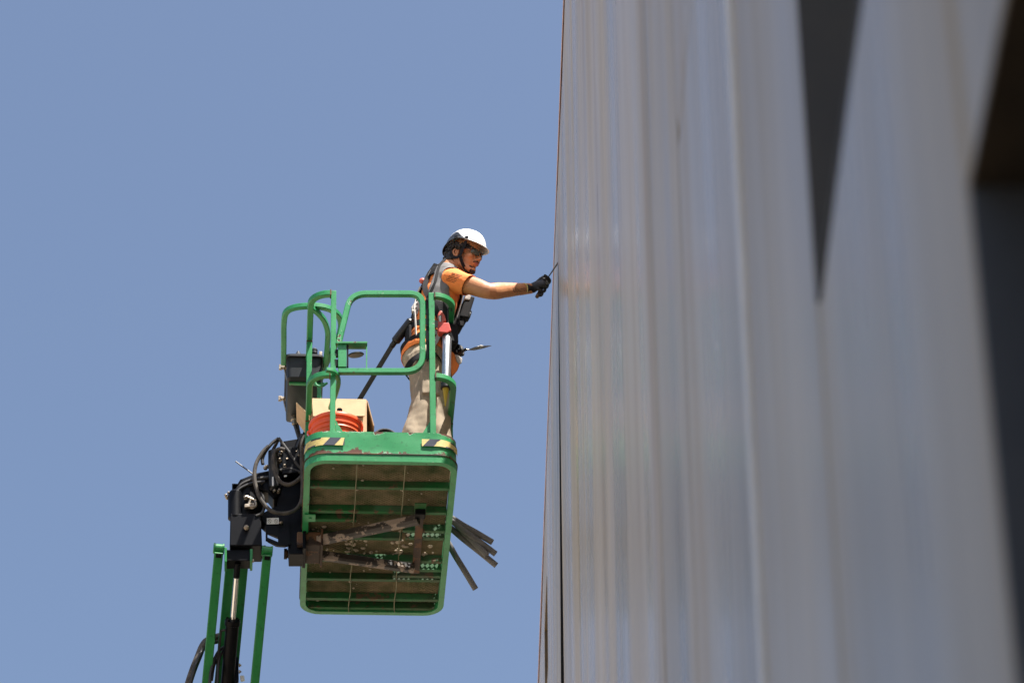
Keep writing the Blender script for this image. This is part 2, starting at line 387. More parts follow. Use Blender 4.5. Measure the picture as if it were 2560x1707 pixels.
# pale metal cover strip
mb = MB(); wbox(mb, 5.455, 5.505, 0, TOP - .05, -0.02, 0.014); mb.build('cover_strip', 'strip', bld, bevel=.004)
# coping along the roof edge
for k in range(12):
    a = S_A + k * 3.09; b = a + 3.085
    mb = MB(); wbox(mb, a, b, TOP + .002, TOP + .028, -DEEP - .02, 0.0040); wbox(mb, a, b, TOP - .030, TOP + .0015, 0.0018, 0.0038)
    mb.build('coping', 'coping', bld, bevel=0.003)
# lined openings
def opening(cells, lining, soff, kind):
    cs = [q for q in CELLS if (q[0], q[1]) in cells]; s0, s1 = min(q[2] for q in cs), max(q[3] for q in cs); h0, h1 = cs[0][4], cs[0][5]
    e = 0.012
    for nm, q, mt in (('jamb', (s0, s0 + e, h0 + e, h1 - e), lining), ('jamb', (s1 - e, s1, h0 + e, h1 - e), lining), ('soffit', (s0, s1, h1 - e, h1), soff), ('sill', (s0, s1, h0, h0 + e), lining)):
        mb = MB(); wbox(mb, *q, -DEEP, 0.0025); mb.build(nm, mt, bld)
    fr = MB(); f = 0.07; a, b, c, d = s0 + e, s1 - e, h0 + e, h1 - e
    for q in ((a, a + f, c, d), (b - f, b, c, d), (a + f, b - f, c, c + f), (a + f, b - f, d - f, d), ((a + b) / 2 - f / 2, (a + b) / 2 + f / 2, c + f, d - f)):
        wbox(fr, *q, -DEEP + .03, -DEEP + .09)
    w = fr.build('window', 'frame', bld)
    if kind == 'vent':
        n = 8
        for t in range(n):
            mb = MB(); hh = c + f + (d - c - 2 * f) * t / n
            wbox(mb, a + f, b - f, hh, hh + .04, -DEEP + .10, -DEEP + .34); mb.build('slat', 'louvre', w)
    for x0, x1 in ((a + f, (a + b) / 2 - f / 2), ((a + b) / 2 + f / 2, b - f)):
        mb = MB(); wbox(mb, x0, x1, c + f, d - f, -DEEP + .05, -DEEP + .062); mb.build('pane', 'glass', w)
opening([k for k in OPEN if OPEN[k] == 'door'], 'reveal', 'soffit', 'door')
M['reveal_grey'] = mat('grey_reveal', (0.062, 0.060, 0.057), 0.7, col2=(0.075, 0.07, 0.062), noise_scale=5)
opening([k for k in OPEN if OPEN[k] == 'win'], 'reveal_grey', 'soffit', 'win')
opening([k for k in OPEN if OPEN[k] == 'vent'], 'louvre', 'louvre', 'vent')
# ------------------------------------------------------------------ boom lift
M['mat'] = mat('rubber_mat', (0.035, 0.03, 0.022), 0.9, col2=(0.06, 0.045, 0.03), noise_scale=6)
lift = thing('boom_lift', 'green articulating boom lift raised beside the building, its platform seen from below', 'boom lift', (-3.6, 31.5, 0))
def rrect(off, w, r=0.13, n=7, u0=0.0, u1=PWID, v0=0.0, v1=PLEN):
    """rounded rectangle of the platform plan, moved inwards by off, from the middle of the near edge round to the right"""
    out = []; rr = max(r - off, 0.005)
    for cu, cv, a0 in ((u1 - r, v0 + r, -90), (u1 - r, v1 - r, 0), (u0 + r, v1 - r, 90), (u0 + r, v0 + r, 180)):
        for k in range(n + 1):
            a = R(a0 + 90 * k / n); out.append(L(cu + rr * math.cos(a), cv + rr * math.sin(a), w))
    return out
def perim(s, off=0.0, r=0.13):
    """point (u,v) at signed distance s along the near edge from its middle, bending round the near corners"""
    h = PWID / 2 - r; sg = 1 if s >= 0 else -1; a = abs(s); rr = r - off
    if a <= h: u, v = a, 0 + off
    elif a <= h + r * math.pi / 2:
        t = (a - h) / r; u, v = h + rr * math.sin(t), r - rr * math.cos(t)
    else: u, v = h + rr, r + (a - h - r * math.pi / 2)
    return PWID / 2 + sg * u, v
rim = MB(); FL = 0.036
o0, o1, i0, i1 = rrect(0, 0.0), rrect(0, 0.05), rrect(FL, 0.0), rrect(FL, 0.05)
for ra, rb in ((o0, o1), (o1, i1), (i1, i0), (i0, o0)):
    rim.rings([ra, rb], True, False)
plat = rim.build('work_platform', 'green', lift, bevel=0.004)
# toe board: thin bent sheet, dented, standing on the rim
tb = MB(); NS = 140; HTB = 0.212
path = rrect(0.002, 0.0, n=14); ip = rrect(0.007, 0.0, n=14)
def dense(p, step=0.03):
    out = []
    for i in range(len(p)):
        a, b = p[i], p[(i + 1) % len(p)]; k = max(1, int((b - a).length / step))
        out += [a + (b - a) * t / k for t in range(k)]
    return out
path = dense(path); cen = L(PWID / 2, PLEN / 2, 0)
rows = []
for hw in (0.0505, 0.075, 0.11, 0.15, 0.185, HTB):
    row = []
    for p in path:
        q = p + PW * hw; dn = (noise.noise(q * 5.0) * 0.006 + noise.noise(q * 14) * 0.002) * (1 if 0.06 < hw < .2 else 0.3)
        row.append(q + (cen - p).normalized() * (0.001 + dn))
    rows.append(row)
for row in rows[::-1]:
    rows.append([p + (cen + PW * (p.z - P0.z) - p).normalized() * 0.004 for p in row])
tb.rings(rows, True, False)
tb.build('toe_board', 'green_toe', plat, smooth=True, angle=40)
# torn sticker patches
def sticker(sa, sb, w0, w1, shear, period, phase, share=.5, name='warning_sticker'):
    mb = MB(); n = 28; off = -0.004
    def q(s, w, e): u, v = perim(s, off - e); return L(u, v, w)
    A = [sa + (sb - sa) * k / n for k in range(n + 1)]
    mb.rings([[q(s, w0, 0) for s in A], [q(s, w1, 0) for s in A]], False, False, 0)
    s = sa - shear - period + phase
    while s < sb + period:
        a, b = s, s + period * share
        ring0, ring1 = [], []
        for k in range(9):
            t = a + (b - a) * k / 8
            x0, x1 = min(max(t, sa), sb), min(max(t + shear, sa), sb)
            ring0.append(q(x0, w0, .0012)); ring1.append(q(x1, w1, .0012))
        if (ring0[0] - ring0[-1]).length + (ring1[0] - ring1[-1]).length > 0.01: mb.rings([ring0, ring1], False, False, 1)
        s += period
    return mb.build(name, ['yellow_tape', 'navy_tape'], plat)
sticker(-0.52, -0.222, 0.108, 0.162, 0.042, 0.118, 0.094, .56)
sticker(0.243, 0.52, 0.112, 0.162, 0.042, 0.135, 0.048, .48)
# rusty weld between rim and toe board
mb = MB(); ro = dense(rrect(-.0015, 0.0508, n=14)); mb.sweep(ro, lambda t: sqr(.0032, .0030, .001), PW, loop=True) if False else mb.sweep(ro, sqr(.0032, .0034, .001), PW, loop=True)
mb.build('weld_seam', 'rusty_black', plat)
# floor: cross channels, thin bars, expanded mesh
def chan(v, u0=FL + .002, u1=PWID - FL - .002, h=0.045, nm='crossbeam', m='green_floor'):
    mb = MB(); mb.lbox(u0, u1, v, v + .004, 0.010, 0.010 + h); mb.lbox(u0, u1, v + .004, v + .03, 0.010, 0.014)
    return mb.build(nm, m, plat, bevel=0.001)
for v in (0.305, 0.585, 1.165, 1.395): chan(v)
chan(0.685, FL + .002, 0.33); chan(0.80, 0.62); chan(0.895, FL + .002, 0.62); chan(0.885, 0.64)
chan(1.27, 0.58); chan(1.345, 0.58); chan(1.64)
chan(PLEN - 0.075)
for i, u in enumerate((0.315, 0.605)):
    mb = MB(); n = 24
    pts = [L(u + 0.004 * math.sin(k * 1.3 + i) * (k / n), 0.04 + (PLEN - .08) * k / n, 0.004 + 0.002 * math.sin(k + i)) for k in range(n + 1)]
    mb.sweep(pts, sqr(0.006, 0.0028, 0.0008), PW); mb.build('floor_bar', 'bar', plat)
fm = MB(); ST, SEG = 0.0125, 0.030; v = 0.042; r_ = 0
W0 = 0.057
while v < PLEN - 0.042:
    nseg = int((PWID - 2 * FL) / SEG) + 1
    lo, hi = [], []
    for k in range(nseg * 2 + 1):
        u = min(FL + 0.001 + SEG / 2 * k, PWID - FL - 0.001)
        z = (1 if (k + r_) % 2 else -1) * ST * 0.26
        lo.append(L(u, v + z + 0.0040, W0)); hi.append(L(u, v + z - 0.0030, W0 + 0.0092))
    t = PV * 0.0026
    fm.rings([lo, hi, [p + t for p in hi], [p + t for p in lo], lo], False, False)
    v += ST; r_ += 1
fo = fm.build('floor_mesh', 'mesh', plat)
fo['kind'] = 'stuff'
for v0, v1, u0, u1 in ((.045, .40, .05, .87), (.405, .84, .05, .44), (1.22, 1.60, .05, .60), (1.61, 1.785, .05, .87)):
    mb = MB(); mb.lbox(u0, u1, v0, v1, W0 + .0105, W0 + .0225); mb.build('floor_mat', 'mat', plat, bevel=.002)
# crumbs of dried mortar stuck to the mesh and beams
cr = MB(); rnd = random.Random(5)
for k in range(150):
    u, v = rnd.uniform(.06, .86), rnd.choice([rnd.uniform(.06, 1.76), rnd.gauss(1.0, .14), rnd.gauss(1.05, .12)])
    if k % 3 == 0: u = rnd.choice((0.315, 0.605)) + rnd.gauss(0, .02)
    s = rnd.uniform(.003, .009) * (1.6 if 0.8 < v < 1.25 else 1)
    c = L(u, min(max(v, .06), 1.76), W0 - 0.003)
    cr.sphere(c, s * rnd.uniform(.6, 1.6), s * rnd.uniform(.6, 1.4), s * .7, seg=6, rn=4)
cr.build('mortar_crumbs', 'grime', plat)['kind'] = 'stuff'

# rails
TW = 1.236; MW = 0.632; TQ = sqr(0.019, 0.019, 0.005)
UA, UF = 0.166, 0.772       # the two near posts
def vert(name, u, v, w0, w1, hw=0.0165, hd=0.012):
    mb = MB(); mb.lbox(u - hw, u + hw, v - hd, v + hd, w0, w1); return mb.build(name, 'green', plat, bevel=0.003)
vert('post', UA, 0.018, 0.16, 1.254); vert('post', UF, 0.018, 0.16, 1.254, 0.018)
for u, sg in ((UA, 1), (UF, -1)):
    mb = MB(); a = u + sg * 0.018
    mb.prism([L(a, 0.03, 0.212), L(a + sg * 0.055, 0.03, 0.205), L(a, 0.03, 0.31)], PV * 0.003); mb.build('gusset', 'green', plat)
    mb = MB(); mb.lbox(u - .014, u + .014, 0.031, 0.036, 0.17, 0.31); mb.build('gusset', 'green', plat)
def side(sgn, wz):
    """rail from a near post round the corner and along the side"""
    u0 = UA - .016 if sgn < 0 else UF + .017; e = 0.026 if sgn < 0 else PWID - 0.014
    r = 0.115; c = e - sgn * r; pts = [L(u0, 0.02, wz), L(c, 0.02, wz)]
    for k in range(1, 11):
        a = R(9 * k); pts.append(L(c + sgn * r * math.sin(a), 0.02 + r - r * math.cos(a), wz))
    pts.append(L(e, 0.9, wz)); pts.append(L(e, PLEN - 0.14, wz))
    cc = e - sgn * 0.11
    for k in range(1, 9):
        a = R(90 * k / 8); pts.append(L(cc + sgn * 0.11 * math.cos(a), PLEN - .14 + .11 * math.sin(a), wz))
    pts.append(L(PWID / 2, PLEN - 0.03, wz))
    mb = MB(); mb.sweep(pts, TQ, PW); return mb.build('top_rail' if wz > 1 else 'mid_rail', 'green', plat, smooth=True, angle=30)
for sg in (-1, 1):
    side(sg, TW); side(sg, MW)
    u = 0.026 if sg < 0 else PWID - 0.014
    vert('post', u, 0.52, 0.0505, MW - .019, 0.017, 0.017); vert('post', u, 0.52, MW + .019, TW - .019, 0.017, 0.017)
    vert('post', u, 1.50, 0.0505, MW - .019, 0.017, 0.017); vert('post', u, 1.50, MW + .019, TW - .019, 0.017, 0.017)
vert('post', PWID / 2, PLEN - .03, 0.0505, TW + .0, 0.017, 0.010)
# rusty welds where rails meet posts
for wz in (TW, MW):
    for u in (UA - .0185, UF + .0200):
        mb = MB(); mb.lbox(u - .004, u + .004, -.0015, .0415, wz - .0215, wz + .0215); mb.build('weld', 'rusty_black', plat, bevel=.002)
    for sg in (-1, 1):
        u = 0.026 if sg < 0 else PWID - 0.014
        mb = MB(); mb.lbox(u - .0195, u + .0195, .500, .540, wz - .027, wz - .0192); mb.build('weld', 'rusty_black', plat, bevel=.002)
# swing gate between the near posts
G = lambda x, y: Lv(x, y, 0.018)
mb = MB(); gp = fillet([G(846, 862), G(877, 735), G(1056, 735), G(1056, 929), G(846, 929)], [0, .10, .085, .115, 0], 9)
mb.sweep(gp, sqr(0.0175, 0.0175, 0.004), PV); gate = mb.build('gate', 'green', plat, smooth=True, angle=30)
mb = MB(); mb.prism([G(845, 864), G(866, 864), G(866, 921), G(845, 921)], PV * 0.02); mb.build('gate_bracket', 'green', plat, bevel=.002)
mb = MB(); mb.prism([G(845, 861.5), G(918, 861.5), G(918, 865), G(845, 865)], PV * 0.035); mb.prism([G(915, 865), G(918, 865), G(918, 921), G(915, 921)], PV * 0.006)
mb.build('gate_bracket', 'green_worn', plat)
mb = MB(); mb.prism([G(867, 866), G(871, 866), G(871, 920), G(867, 920)], PV * 0.02); mb.build('gate_bracket', 'black_steel', plat)
mb = MB(); mb.lathe(Lv(890, 887, 0.045), (PW * 0.95 + PU * -0.12 - PV * 0.24), [(0.006, -.006), (0.046, -.004), (0.050, 0.0), (0.046, .004), (0.006, .005)], 28); mb.build('foot_pedal', 'black_plastic', plat, smooth=True)
for y in (884, 909):
    mb = MB(); mb.prism([G(836, y - 8), G(845, y - 8), G(845, y + 8), G(836, y + 8)], PV * 0.012); mb.build('gate_hinge', 'black_steel', plat)
for ya, yb in ((776, 818), (856, 898)):
    mb = MB(); p, q = Lv(1069, ya, 0.03), Lv(1069.5, yb, 0.03); mb.tube([p, q], 0.0085, 12); mb.tube([Lv(1069, ya - 5, .03), p], .005, 8); mb.tube([q, Lv(1069.5, yb + 5, .03)], .005, 8)
    mb.build('gate_latch', 'console', plat, smooth=True)
mb = MB(); mb.prism([Lv(1064.5, 815, .036), Lv(1074, 815, .036), Lv(1075, 858, .036), Lv(1064.5, 858, .036)], PV * 0.004); mb.build('gate_latch', 'black_plastic', plat)
# control console on the left side, with its guard loops
def loopw(pts, w, name, r=0.016, m='green'):
    mb = MB(); mb.sweep(spline([Lw(x, y, w) for x, y in pts], 6), sqr(r, r, 0.005), PW); return mb.build(name, m, plat, smooth=True, angle=30)
loopw([(709, 908), (709.5, 850), (710, 806), (716, 780), (740, 768), (785, 765), (820, 771), (843, 785), (852, 806), (850, 830), (840, 858), (811, 918), (786, 992)], 1.262, 'console_guard', .0175)
loopw([(772, 766), (790, 778), (808, 797), (818, 822), (819, 850), (814, 915)], TW + .0, 'console_guard', .0165)
loopw([(815, 924), (836, 930), (846, 950), (842, 975), (826, 1020)], MW, 'console_guard', .014)
mb = MB(); mb.tube(spline([Lv(792, 945, .2), Lv(788, 955, .2), Lv(793, 964, .2), Lv(806, 965, .2), Lv(818, 957, .2)], 6), 0.0075, 10); mb.build('lanyard_anchor', 'green_worn', plat, smooth=True)
cons = None
def cpt(px, w, v):   # console corner: x measured on its near face
    p = Lv(px, 900, 0.75); u = (p - P0).dot(PU); return L(u, v, w)
uL, uR = (Lv(716, 900, .75) - P0).dot(PU), (Lv(806, 900, .75) - P0).dot(PU)
mb = MB(); sec = []
def cring(ins, w, va, vb): return [L(a, b, w) for a, b in fil2([(uL + ins, va + ins), (uR - ins, va + ins), (uR - ins, vb - ins), (uL + ins, vb - ins)], 0.03)]
def fil2(q, r):
    out = []
    for i in range(4):
        a, b, c = V((*q[i - 1], 0)), V((*q[i], 0)), V((*q[(i + 1) % 4], 0))
        p, s = b + (a - b).normalized() * r, b + (c - b).normalized() * r
        for k in range(5):
            t = k / 4; x = p * (1 - t) ** 2 + b * 2 * t * (1 - t) + s * t * t; out.append((x.x, x.y))
    return out
mb.rings([cring(.014, 1.100, .76, 1.28), cring(.006, 1.110, .75, 1.29), cring(.0, 1.250, .74, 1.30)], True, True)
cons = mb.build('control_console', 'console', lift, smooth=True, angle=40)
mb = MB(); mb.rings([cring(-.006, 1.252, .735, 1.305), cring(-.006, 1.267, .735, 1.305), cring(.012, 1.295, .755, 1.29), cring(.03, 1.301, .775, 1.27)], True, True); mb.build('lid', 'console', cons, smooth=True, angle=40)
mb = MB(); mb.rings([cring(-.009, 1.248, .732, 1.308), cring(-.009, 1.256, .732, 1.308)], True, True); mb.build('lid_seal', 'black_plastic', cons)
mb = MB(); mb.lathe(L(uL + .075, .80, 1.295), PW, [(.030, 0), (.022, .012), (.012, .030), (.009, .038)], 16); mb.build('knob', 'console', cons, smooth=True)
mb = MB(); mb.lathe(L(uL + .178, .80, 1.295), PW, [(.012, 0), (.012, .02), (.021, .024), (.020, .045), (.022, .05), (.014, .062), (.004, .064)], 14); mb.build('joystick', 'black_plastic', cons, smooth=True)
mb = MB(); mb.box(L(uR - .012, .79, 1.290), .010, .03, .022, (PU, PV, PW)); mb.build('switch_guard', 'zinc', cons, bevel=.004)
for vv in (0.86, 1.22):
    mb = MB(); b = L(uL - .012, vv, 1.205)
    mb.box(b + PW * .045, .022, .014, .008, (PU, PV, PW)); mb.box(b + PW * .045 - PU * .024, .010, .010, .016, (PU, PV, PW))
    mb.tube([b + PW * .04, b - PW * .02 + PU * .012, b - PW * .05 + PU * .018], .006, 8); mb.build('latch', 'zinc', cons, bevel=.002)
mb = MB(); mb.lbox(uL + .02, uR + .02, .80, .804, 1.088, 1.099); mb.lbox(uL + .02, uR + .02, .804, .83, 1.093, 1.098); mb.build('console_bracket', 'green', plat)
for vv in (0.80, 1.24):
    mb = MB(); mb.lbox(uR - .03, uR - .004, vv, vv + .03, 0.30, 1.097); mb.build('console_post', 'green', plat, bevel=.002)
gl = L(uL + .06, 1.20, 1.100)
mb = MB(); mb.lathe(gl, -PW, [(.022, 0), (.024, .03), (.018, .034), (.017, .06), (.012, .066)], 14); mb.build('cable_gland', 'zinc', cons, smooth=True)
mb = MB(); mb.tube(spline([gl - PW * .05, gl - PW * .16 + PU * .03, gl - PW * .36 + PU * .08, gl - PW * .62 + PU * .09], 6), .012, 8)
mb.tube(spline([gl - PW * .05 + PU * .02, gl - PW * .2 + PU * .05, gl - PW * .36 + PU * .10, gl - PW * .62 + PU * .11], 6), .007, 8); mb.build('console_cable', 'rubber', cons, smooth=True)

# support bracket under the floor: two arms in a V and a tie plate
mb = MB(); v1, v2 = 0.90, 1.06
def arm(p, q, r, m, nm):
    mb = MB(); mb.sweep([p, p + (q - p) * .35, p + (q - p) * .7, q], sqr(r, r, r * .45), PW); return mb.build(nm, m, lift, smooth=True, angle=30)
AH = -0.032
a0, a1 = Lw(790, 1352, AH), Lw(1046, 1298, AH); b0, b1 = Lw(790, 1386, AH), Lw(1034, 1420, AH)
arm(a0, a1, .030, 'black_worn', 'support_arm'); arm(b0, b1, .028, 'black_worn', 'support_arm')
mb = MB(); p, q = Lw(1050, 1285, -.004), Lw(1039, 1432, -.004); mb.sweep([p, q], sqr(.005, .024, .001), PW); mb.build('tie_plate', 'rusty_black', lift)
mb = MB(); c = Lw(1050, 1290, -.02); mb.box(c - PV * .03, .032, .03, .022, (PU, PV, PW)); mb.build('arm_boss', 'black_steel', lift, bevel=.006)
mb = MB(); c = Lw(1050, 1277, -.0); mb.box(c - PV * .04, .036, .05, .004, (PU, PV, PW)); mb.build('mount_plate', 'green_floor', lift, bevel=.002)
mb = MB(); c = Lw(775, 1294, -.006); mb.box(c, .034, .04, .004, (PU, PV, PW)); mb.lathe(c - PW * .004, -PW, [(.010, 0), (.010, .006)], 12); mb.build('mount_plate', 'green', lift, bevel=.001)
c = (a0 + b0) / 2
mb = MB(); mb.box(c - PU * .045, .075, .115, .048, (PU, PV, PW)); mb.build('bracket_base', 'rusty_black', lift, bevel=.008)
mb = MB(); mb.box(c + PU * .034, .007, .135, .06, (PU, PV, PW)); mb.build('bracket_flange', 'rusty_black', lift, bevel=.002)
mb = MB(); mb.lathe(Lw(722, 1384, -.05), PU, [(.034, -.03), (.034, -.012), (.026, -.010), (.026, .03), (.034, .032), (.034, .09)], 20); mb.build('pivot_pin', 'rusty_black', lift, smooth=True)
# rotator column, all at mid length of the platform, outside its left edge
K_ = lambda x, y, v=0.92: Lv(x, y, v)
def plate(pts, v, th, name, m='black_steel', bevel=.003, par=None):
    mb = MB(); mb.prism([K_(x, y, v) for x, y in pts], PV * th); return mb.build(name, m, par or lift, bevel=bevel)
col_ = plate([(700, 1120), (758, 1110), (760, 1400), (722, 1400), (718, 1330), (690, 1300), (700, 1200)], 0.95, .075, 'rotator_bracket')
plate([(756, 1105), (764, 1105), (764, 1395), (756, 1395)], 0.93, .12, 'rotator_bracket')
mb = MB()
for q in ([(664, 1300), (722, 1282), (724, 1336), (664, 1334)], [(664, 1334), (669, 1334.2), (669, 1352), (664, 1350)], [(695, 1335), (724, 1336), (726, 1362), (712, 1366), (695, 1365)], [(669, 1345), (695, 1356), (695, 1365), (690, 1364), (669, 1353)], [(669, 1334), (695, 1335), (695, 1345)]):
    mb.prism([K_(x, y, .86) for x, y in q], PV * .010)
mb.build('stop_plate', 'black_steel', lift)
st = plate([(667, 1295), (697, 1294), (697, 1309), (667, 1310)], 0.845, .002, 'decal', 'white_label', 0)
for cx in (674, 690):
    mb = MB(); mb.sweep([K_(cx + 4.2 * math.cos(t), 1302 + 4.4 * math.sin(t), .841) for t in [k * math.pi / 8 for k in range(16)]], sqr(.0014, .0006, .0002), PV, loop=True)
    mb.sweep([K_(cx - 3, 1299, .841), K_(cx + 3, 1305, .841)], sqr(.0012, .0006, .0002), PV); mb.build('symbol', 'print', st)
# rotary actuator: upright drum with end plates
def drum(x, y0, y1, r, v, name, m='black_steel', prof=None):
    a, b = K_(x, y1, v), K_(x, y0, v); h = (b - a).length
    mb = MB(); mb.lathe(a, (b - a), prof(h) if prof else [(r, 0), (r, h)], 28); return mb.build(name, m, lift, smooth=True, angle=30)
drum(618, 1222, 1308, .098, .92, 'rotary_actuator', prof=lambda h: [(.098, 0), (.102, .01), (.102, h * .45), (.094, h * .47), (.094, h * .9), (.098, h * .92), (.07, h)])
drum(588, 1228, 1300, .045, .84, 'actuator_cap', prof=lambda h: [(.03, 0), (.045, .012), (.045, h - .02), (.03, h)])
plate([(576, 1304), (652, 1304), (655, 1384), (574, 1384)], .90, .10, 'jib_head', bevel=.006)
plate([(652, 1374), (664, 1372), (664, 1386), (652, 1388)], .88, .05, 'jib_head')
plate([(590, 1228), (600, 1212), (640, 1196), (680, 1188), (700, 1180), (712, 1210), (700, 1250), (684, 1262), (670, 1244), (650, 1238), (600, 1236)], .93, .07, 'rotator_arm', bevel=.01)
plate([(640, 1300), (700, 1268), (722, 1270), (722, 1320), (664, 1322)], .93, .05, 'rotator_arm', bevel=.008)
drum(685, 1130, 1222, .034, .82, 'rotator_valve', 'black_plastic', lambda h: [(.026, 0), (.034, .01), (.034, h * .55), (.037, h * .57), (.037, h)])
plate([(680, 1192), (684, 1191), (684, 1214), (680, 1214)], .782, .001, 'decal', 'white_label', 0)
plate([(710, 1188), (717, 1187), (717, 1191), (710, 1192)], .80, .001, 'decal', 'white_label', 0)
plate([(703, 1130), (745, 1126), (752, 1190), (705, 1196)], .84, .05, 'valve_block', bevel=.006)
rnd = random.Random(3)
for x, y, v, r in ((614, 1244, .80, .013), (628, 1262, .79, .011), (616, 1318, .78, .017), (566, 1240, .84, .012), (572, 1232, .84, .010), (666, 1167, .83, .014), (676, 1160, .83, .013), (655, 1206, .83, .011), (704, 1133, .80, .013), (718, 1150, .8, .012), (686, 1226, .8, .010), (697, 1226, .8, .010), (702, 1306, .83, .010), (745, 1140, .8, .009), (752, 1148, .8, .009), (740, 1132, .8, .008), (700, 1150, .79, .010), (712, 1166, .79, .012)):
    mb = MB(); ax = V((rnd.uniform(-.5, .5), -1, rnd.uniform(-.6, .6)))
    c = K_(x, y, v); mb.lathe(c, ax, [(r, -.02), (r, 0), (r * .7, .003), (r * .7, .014), (r * .5, .016)], 8); mb.build('hydraulic_fitting', 'zinc', lift)
for pts in (((628, 1245), (622, 1262), (630, 1270), (640, 1262), (636, 1248)), ((616, 1240), (640, 1252))):
    mb = MB(); mb.tube(spline([K_(x, y, .79) for x, y in pts], 5), .008, 8); mb.build('hydraulic_fitting', 'zinc', lift, smooth=True)
plate([(611, 1262), (636, 1258), (636, 1268), (611, 1270)], .79, .012, 'sensor_bracket', 'zinc')
plate([(580, 1214), (583, 1214), (583, 1234), (580, 1234)], .86, .03, 'cable_guide'); plate([(583, 1214), (612, 1216), (612, 1219), (583, 1217)], .86, .03, 'cable_guide')
plate([(579, 1231), (585, 1229), (590, 1236), (582, 1242), (579, 1240)], .85, .02, 'cable_guide', 'green')
def hose(pts, r, v, m='rubber', vs_=None):
    P = [K_(x, y, (vs_[i] if vs_ else v)) for i, (x, y) in enumerate(pts)]
    mb = MB(); mb.tube(spline(P, 8), r, 10); return mb.build('hydraulic_hose', m, lift, smooth=True)
hose([(671, 1115), (655, 1132), (640, 1160), (636, 1190), (641, 1220), (652, 1248), (676, 1275), (705, 1283), (735, 1276), (752, 1255), (757, 1225), (757, 1180), (754, 1140)], .0125, .78, 'rubber_dusty')
hose([(696, 1096), (680, 1108), (664, 1128), (656, 1146), (657, 1160)], .011, .80)
hose([(697, 1095), (712, 1116), (728, 1138), (742, 1160), (756, 1175)], .010, .79)
hose([(696, 1098), (690, 1110), (680, 1130), (676, 1150)], .011, .83)
hose([(712, 1124), (698, 1122), (686, 1132), (683, 1160), (690, 1188), (704, 1206), (722, 1211), (740, 1203), (754, 1190)], .0125, .77, 'rubber_dusty')
hose([(588, 1232), (600, 1214), (622, 1202), (650, 1196), (680, 1192)], .012, .84); hose([(586, 1236), (602, 1220), (630, 1208), (662, 1204)], .010, .82)
hose([(762, 1090), (755, 1110), (755, 1150), (757, 1200), (756, 1240), (753, 1262)], .014, .74, 'rubber_dusty')
hose([(700, 1176), (725, 1172), (755, 1182)], .012, .80); hose([(702, 1170), (728, 1164), (757, 1172)], .011, .82)
hose([(742, 1120), (750, 1100), (756, 1086)], .012, .84); hose([(640, 1290), (656, 1280), (662, 1255), (652, 1232)], .010, .8)
hose([(732, 1120), (744, 1112), (756, 1108)], .014, .9)
mb = MB(); mb.tube([K_(589, 1153, .9), K_(634, 1186, .9)], .0045, 8); mb.build('cable_end', 'rubber', lift)

# jib: parallel bars, beam and cylinder running down and away
JD = (PU * -0.075 + PV * 0.68 + PW * -0.73).normalized()
JN = (PV * -0.73 + PW * -0.68).normalized()            # its underside, towards the camera
JX = JD.cross(JN).normalized()
if JX.dot(PU) < 0: JX = -JX
def beam(px, py, v, hw, hd, ln, name, m='green_jib', taper=0):
    p = K_(px, py, v); mb = MB(); q = p + JD * ln
    s = [(-1, -1), (1, -1), (1, 1), (-1, 1)]
    mb.hexa([p + JX * hw * a + JN * hd * b for a, b in s] + [q + JX * hw * a + JN * hd * b for a, b in s]); return mb.build(name, m, lift, bevel=.006)
LEN = 2.6
beam(547, 1378, .84, .028, .040, LEN, 'jib_link'); beam(668, 1384, .84, .027, .040, LEN, 'jib_link')
beam(594, 1392, 1.02, .070, .055, LEN, 'jib_beam'); 
for px, py in ((547, 1371), (668, 1377)):
    mb = MB(); c = K_(px, py, .84); mb.lathe(c - JX * .034, JX, [(.030, 0), (.034, .004), (.034, .010), (.030, .012), (.030, .056), (.034, .058), (.034, .066), (.028, .068)], 20); mb.build('link_pivot', 'green_jib', lift, smooth=True, angle=30)
    mb = MB(); c = K_(px, py + 14, .835); mb.box(c + JN * .043, .017, .012, .004, (JX, JD, JN)); mb.build('grease_fitting', 'black_steel', lift)
plate([(566, 1384), (628, 1384), (628, 1411), (566, 1411)], .88, .05, 'jib_foot', 'black_steel'); plate([(561, 1380), (567, 1380), (567, 1416), (561, 1416)], .86, .06, 'jib_foot', 'green_jib'); plate([(625, 1384), (632, 1384), (631, 1414), (625, 1414)], .86, .06, 'jib_foot', 'green_jib')
mb = MB(); c = K_(630, 1401, .82); mb.lathe(c, PU, [(.012, 0), (.012, .012)], 6); mb.build('hydraulic_fitting', 'zinc', lift)
cyl0 = K_(594, 1408, .86); cyl1 = K_(582, 1548, 1.12)
CD = (cyl1 - cyl0).normalized()
mb = MB(); mb.lathe(cyl0, CD, [(.020, 0), (.020, .09), (.0185, .092)], 20); cy = mb.build('jib_cylinder', 'black_steel', lift, smooth=True, angle=30)
mb = MB(); mb.lathe(cyl0 + CD * .085, CD, [(.0175, 0), (.0175, 1.0)], 24); mb.build('rod', 'steel', cy, smooth=True, angle=30)
hd_ = cyl0 + CD * ((cyl1 - cyl0).length * 1.0)
mb = MB(); mb.lathe(hd_, CD, [(.036, 0), (.048, .004), (.048, .035), (.041, .038), (.041, 1.9)], 24); mb.build('barrel', 'black_steel', cy, smooth=True, angle=30)
for k in range(6):
    a = k * math.pi / 3 + .3; mb = MB(); mb.lathe(hd_ + (JX * math.cos(a) + JN * math.sin(a)) * .036 - CD * .006, CD, [(.008, -.004), (.008, .012)], 6); mb.build('gland_bolt', 'black_steel', cy)
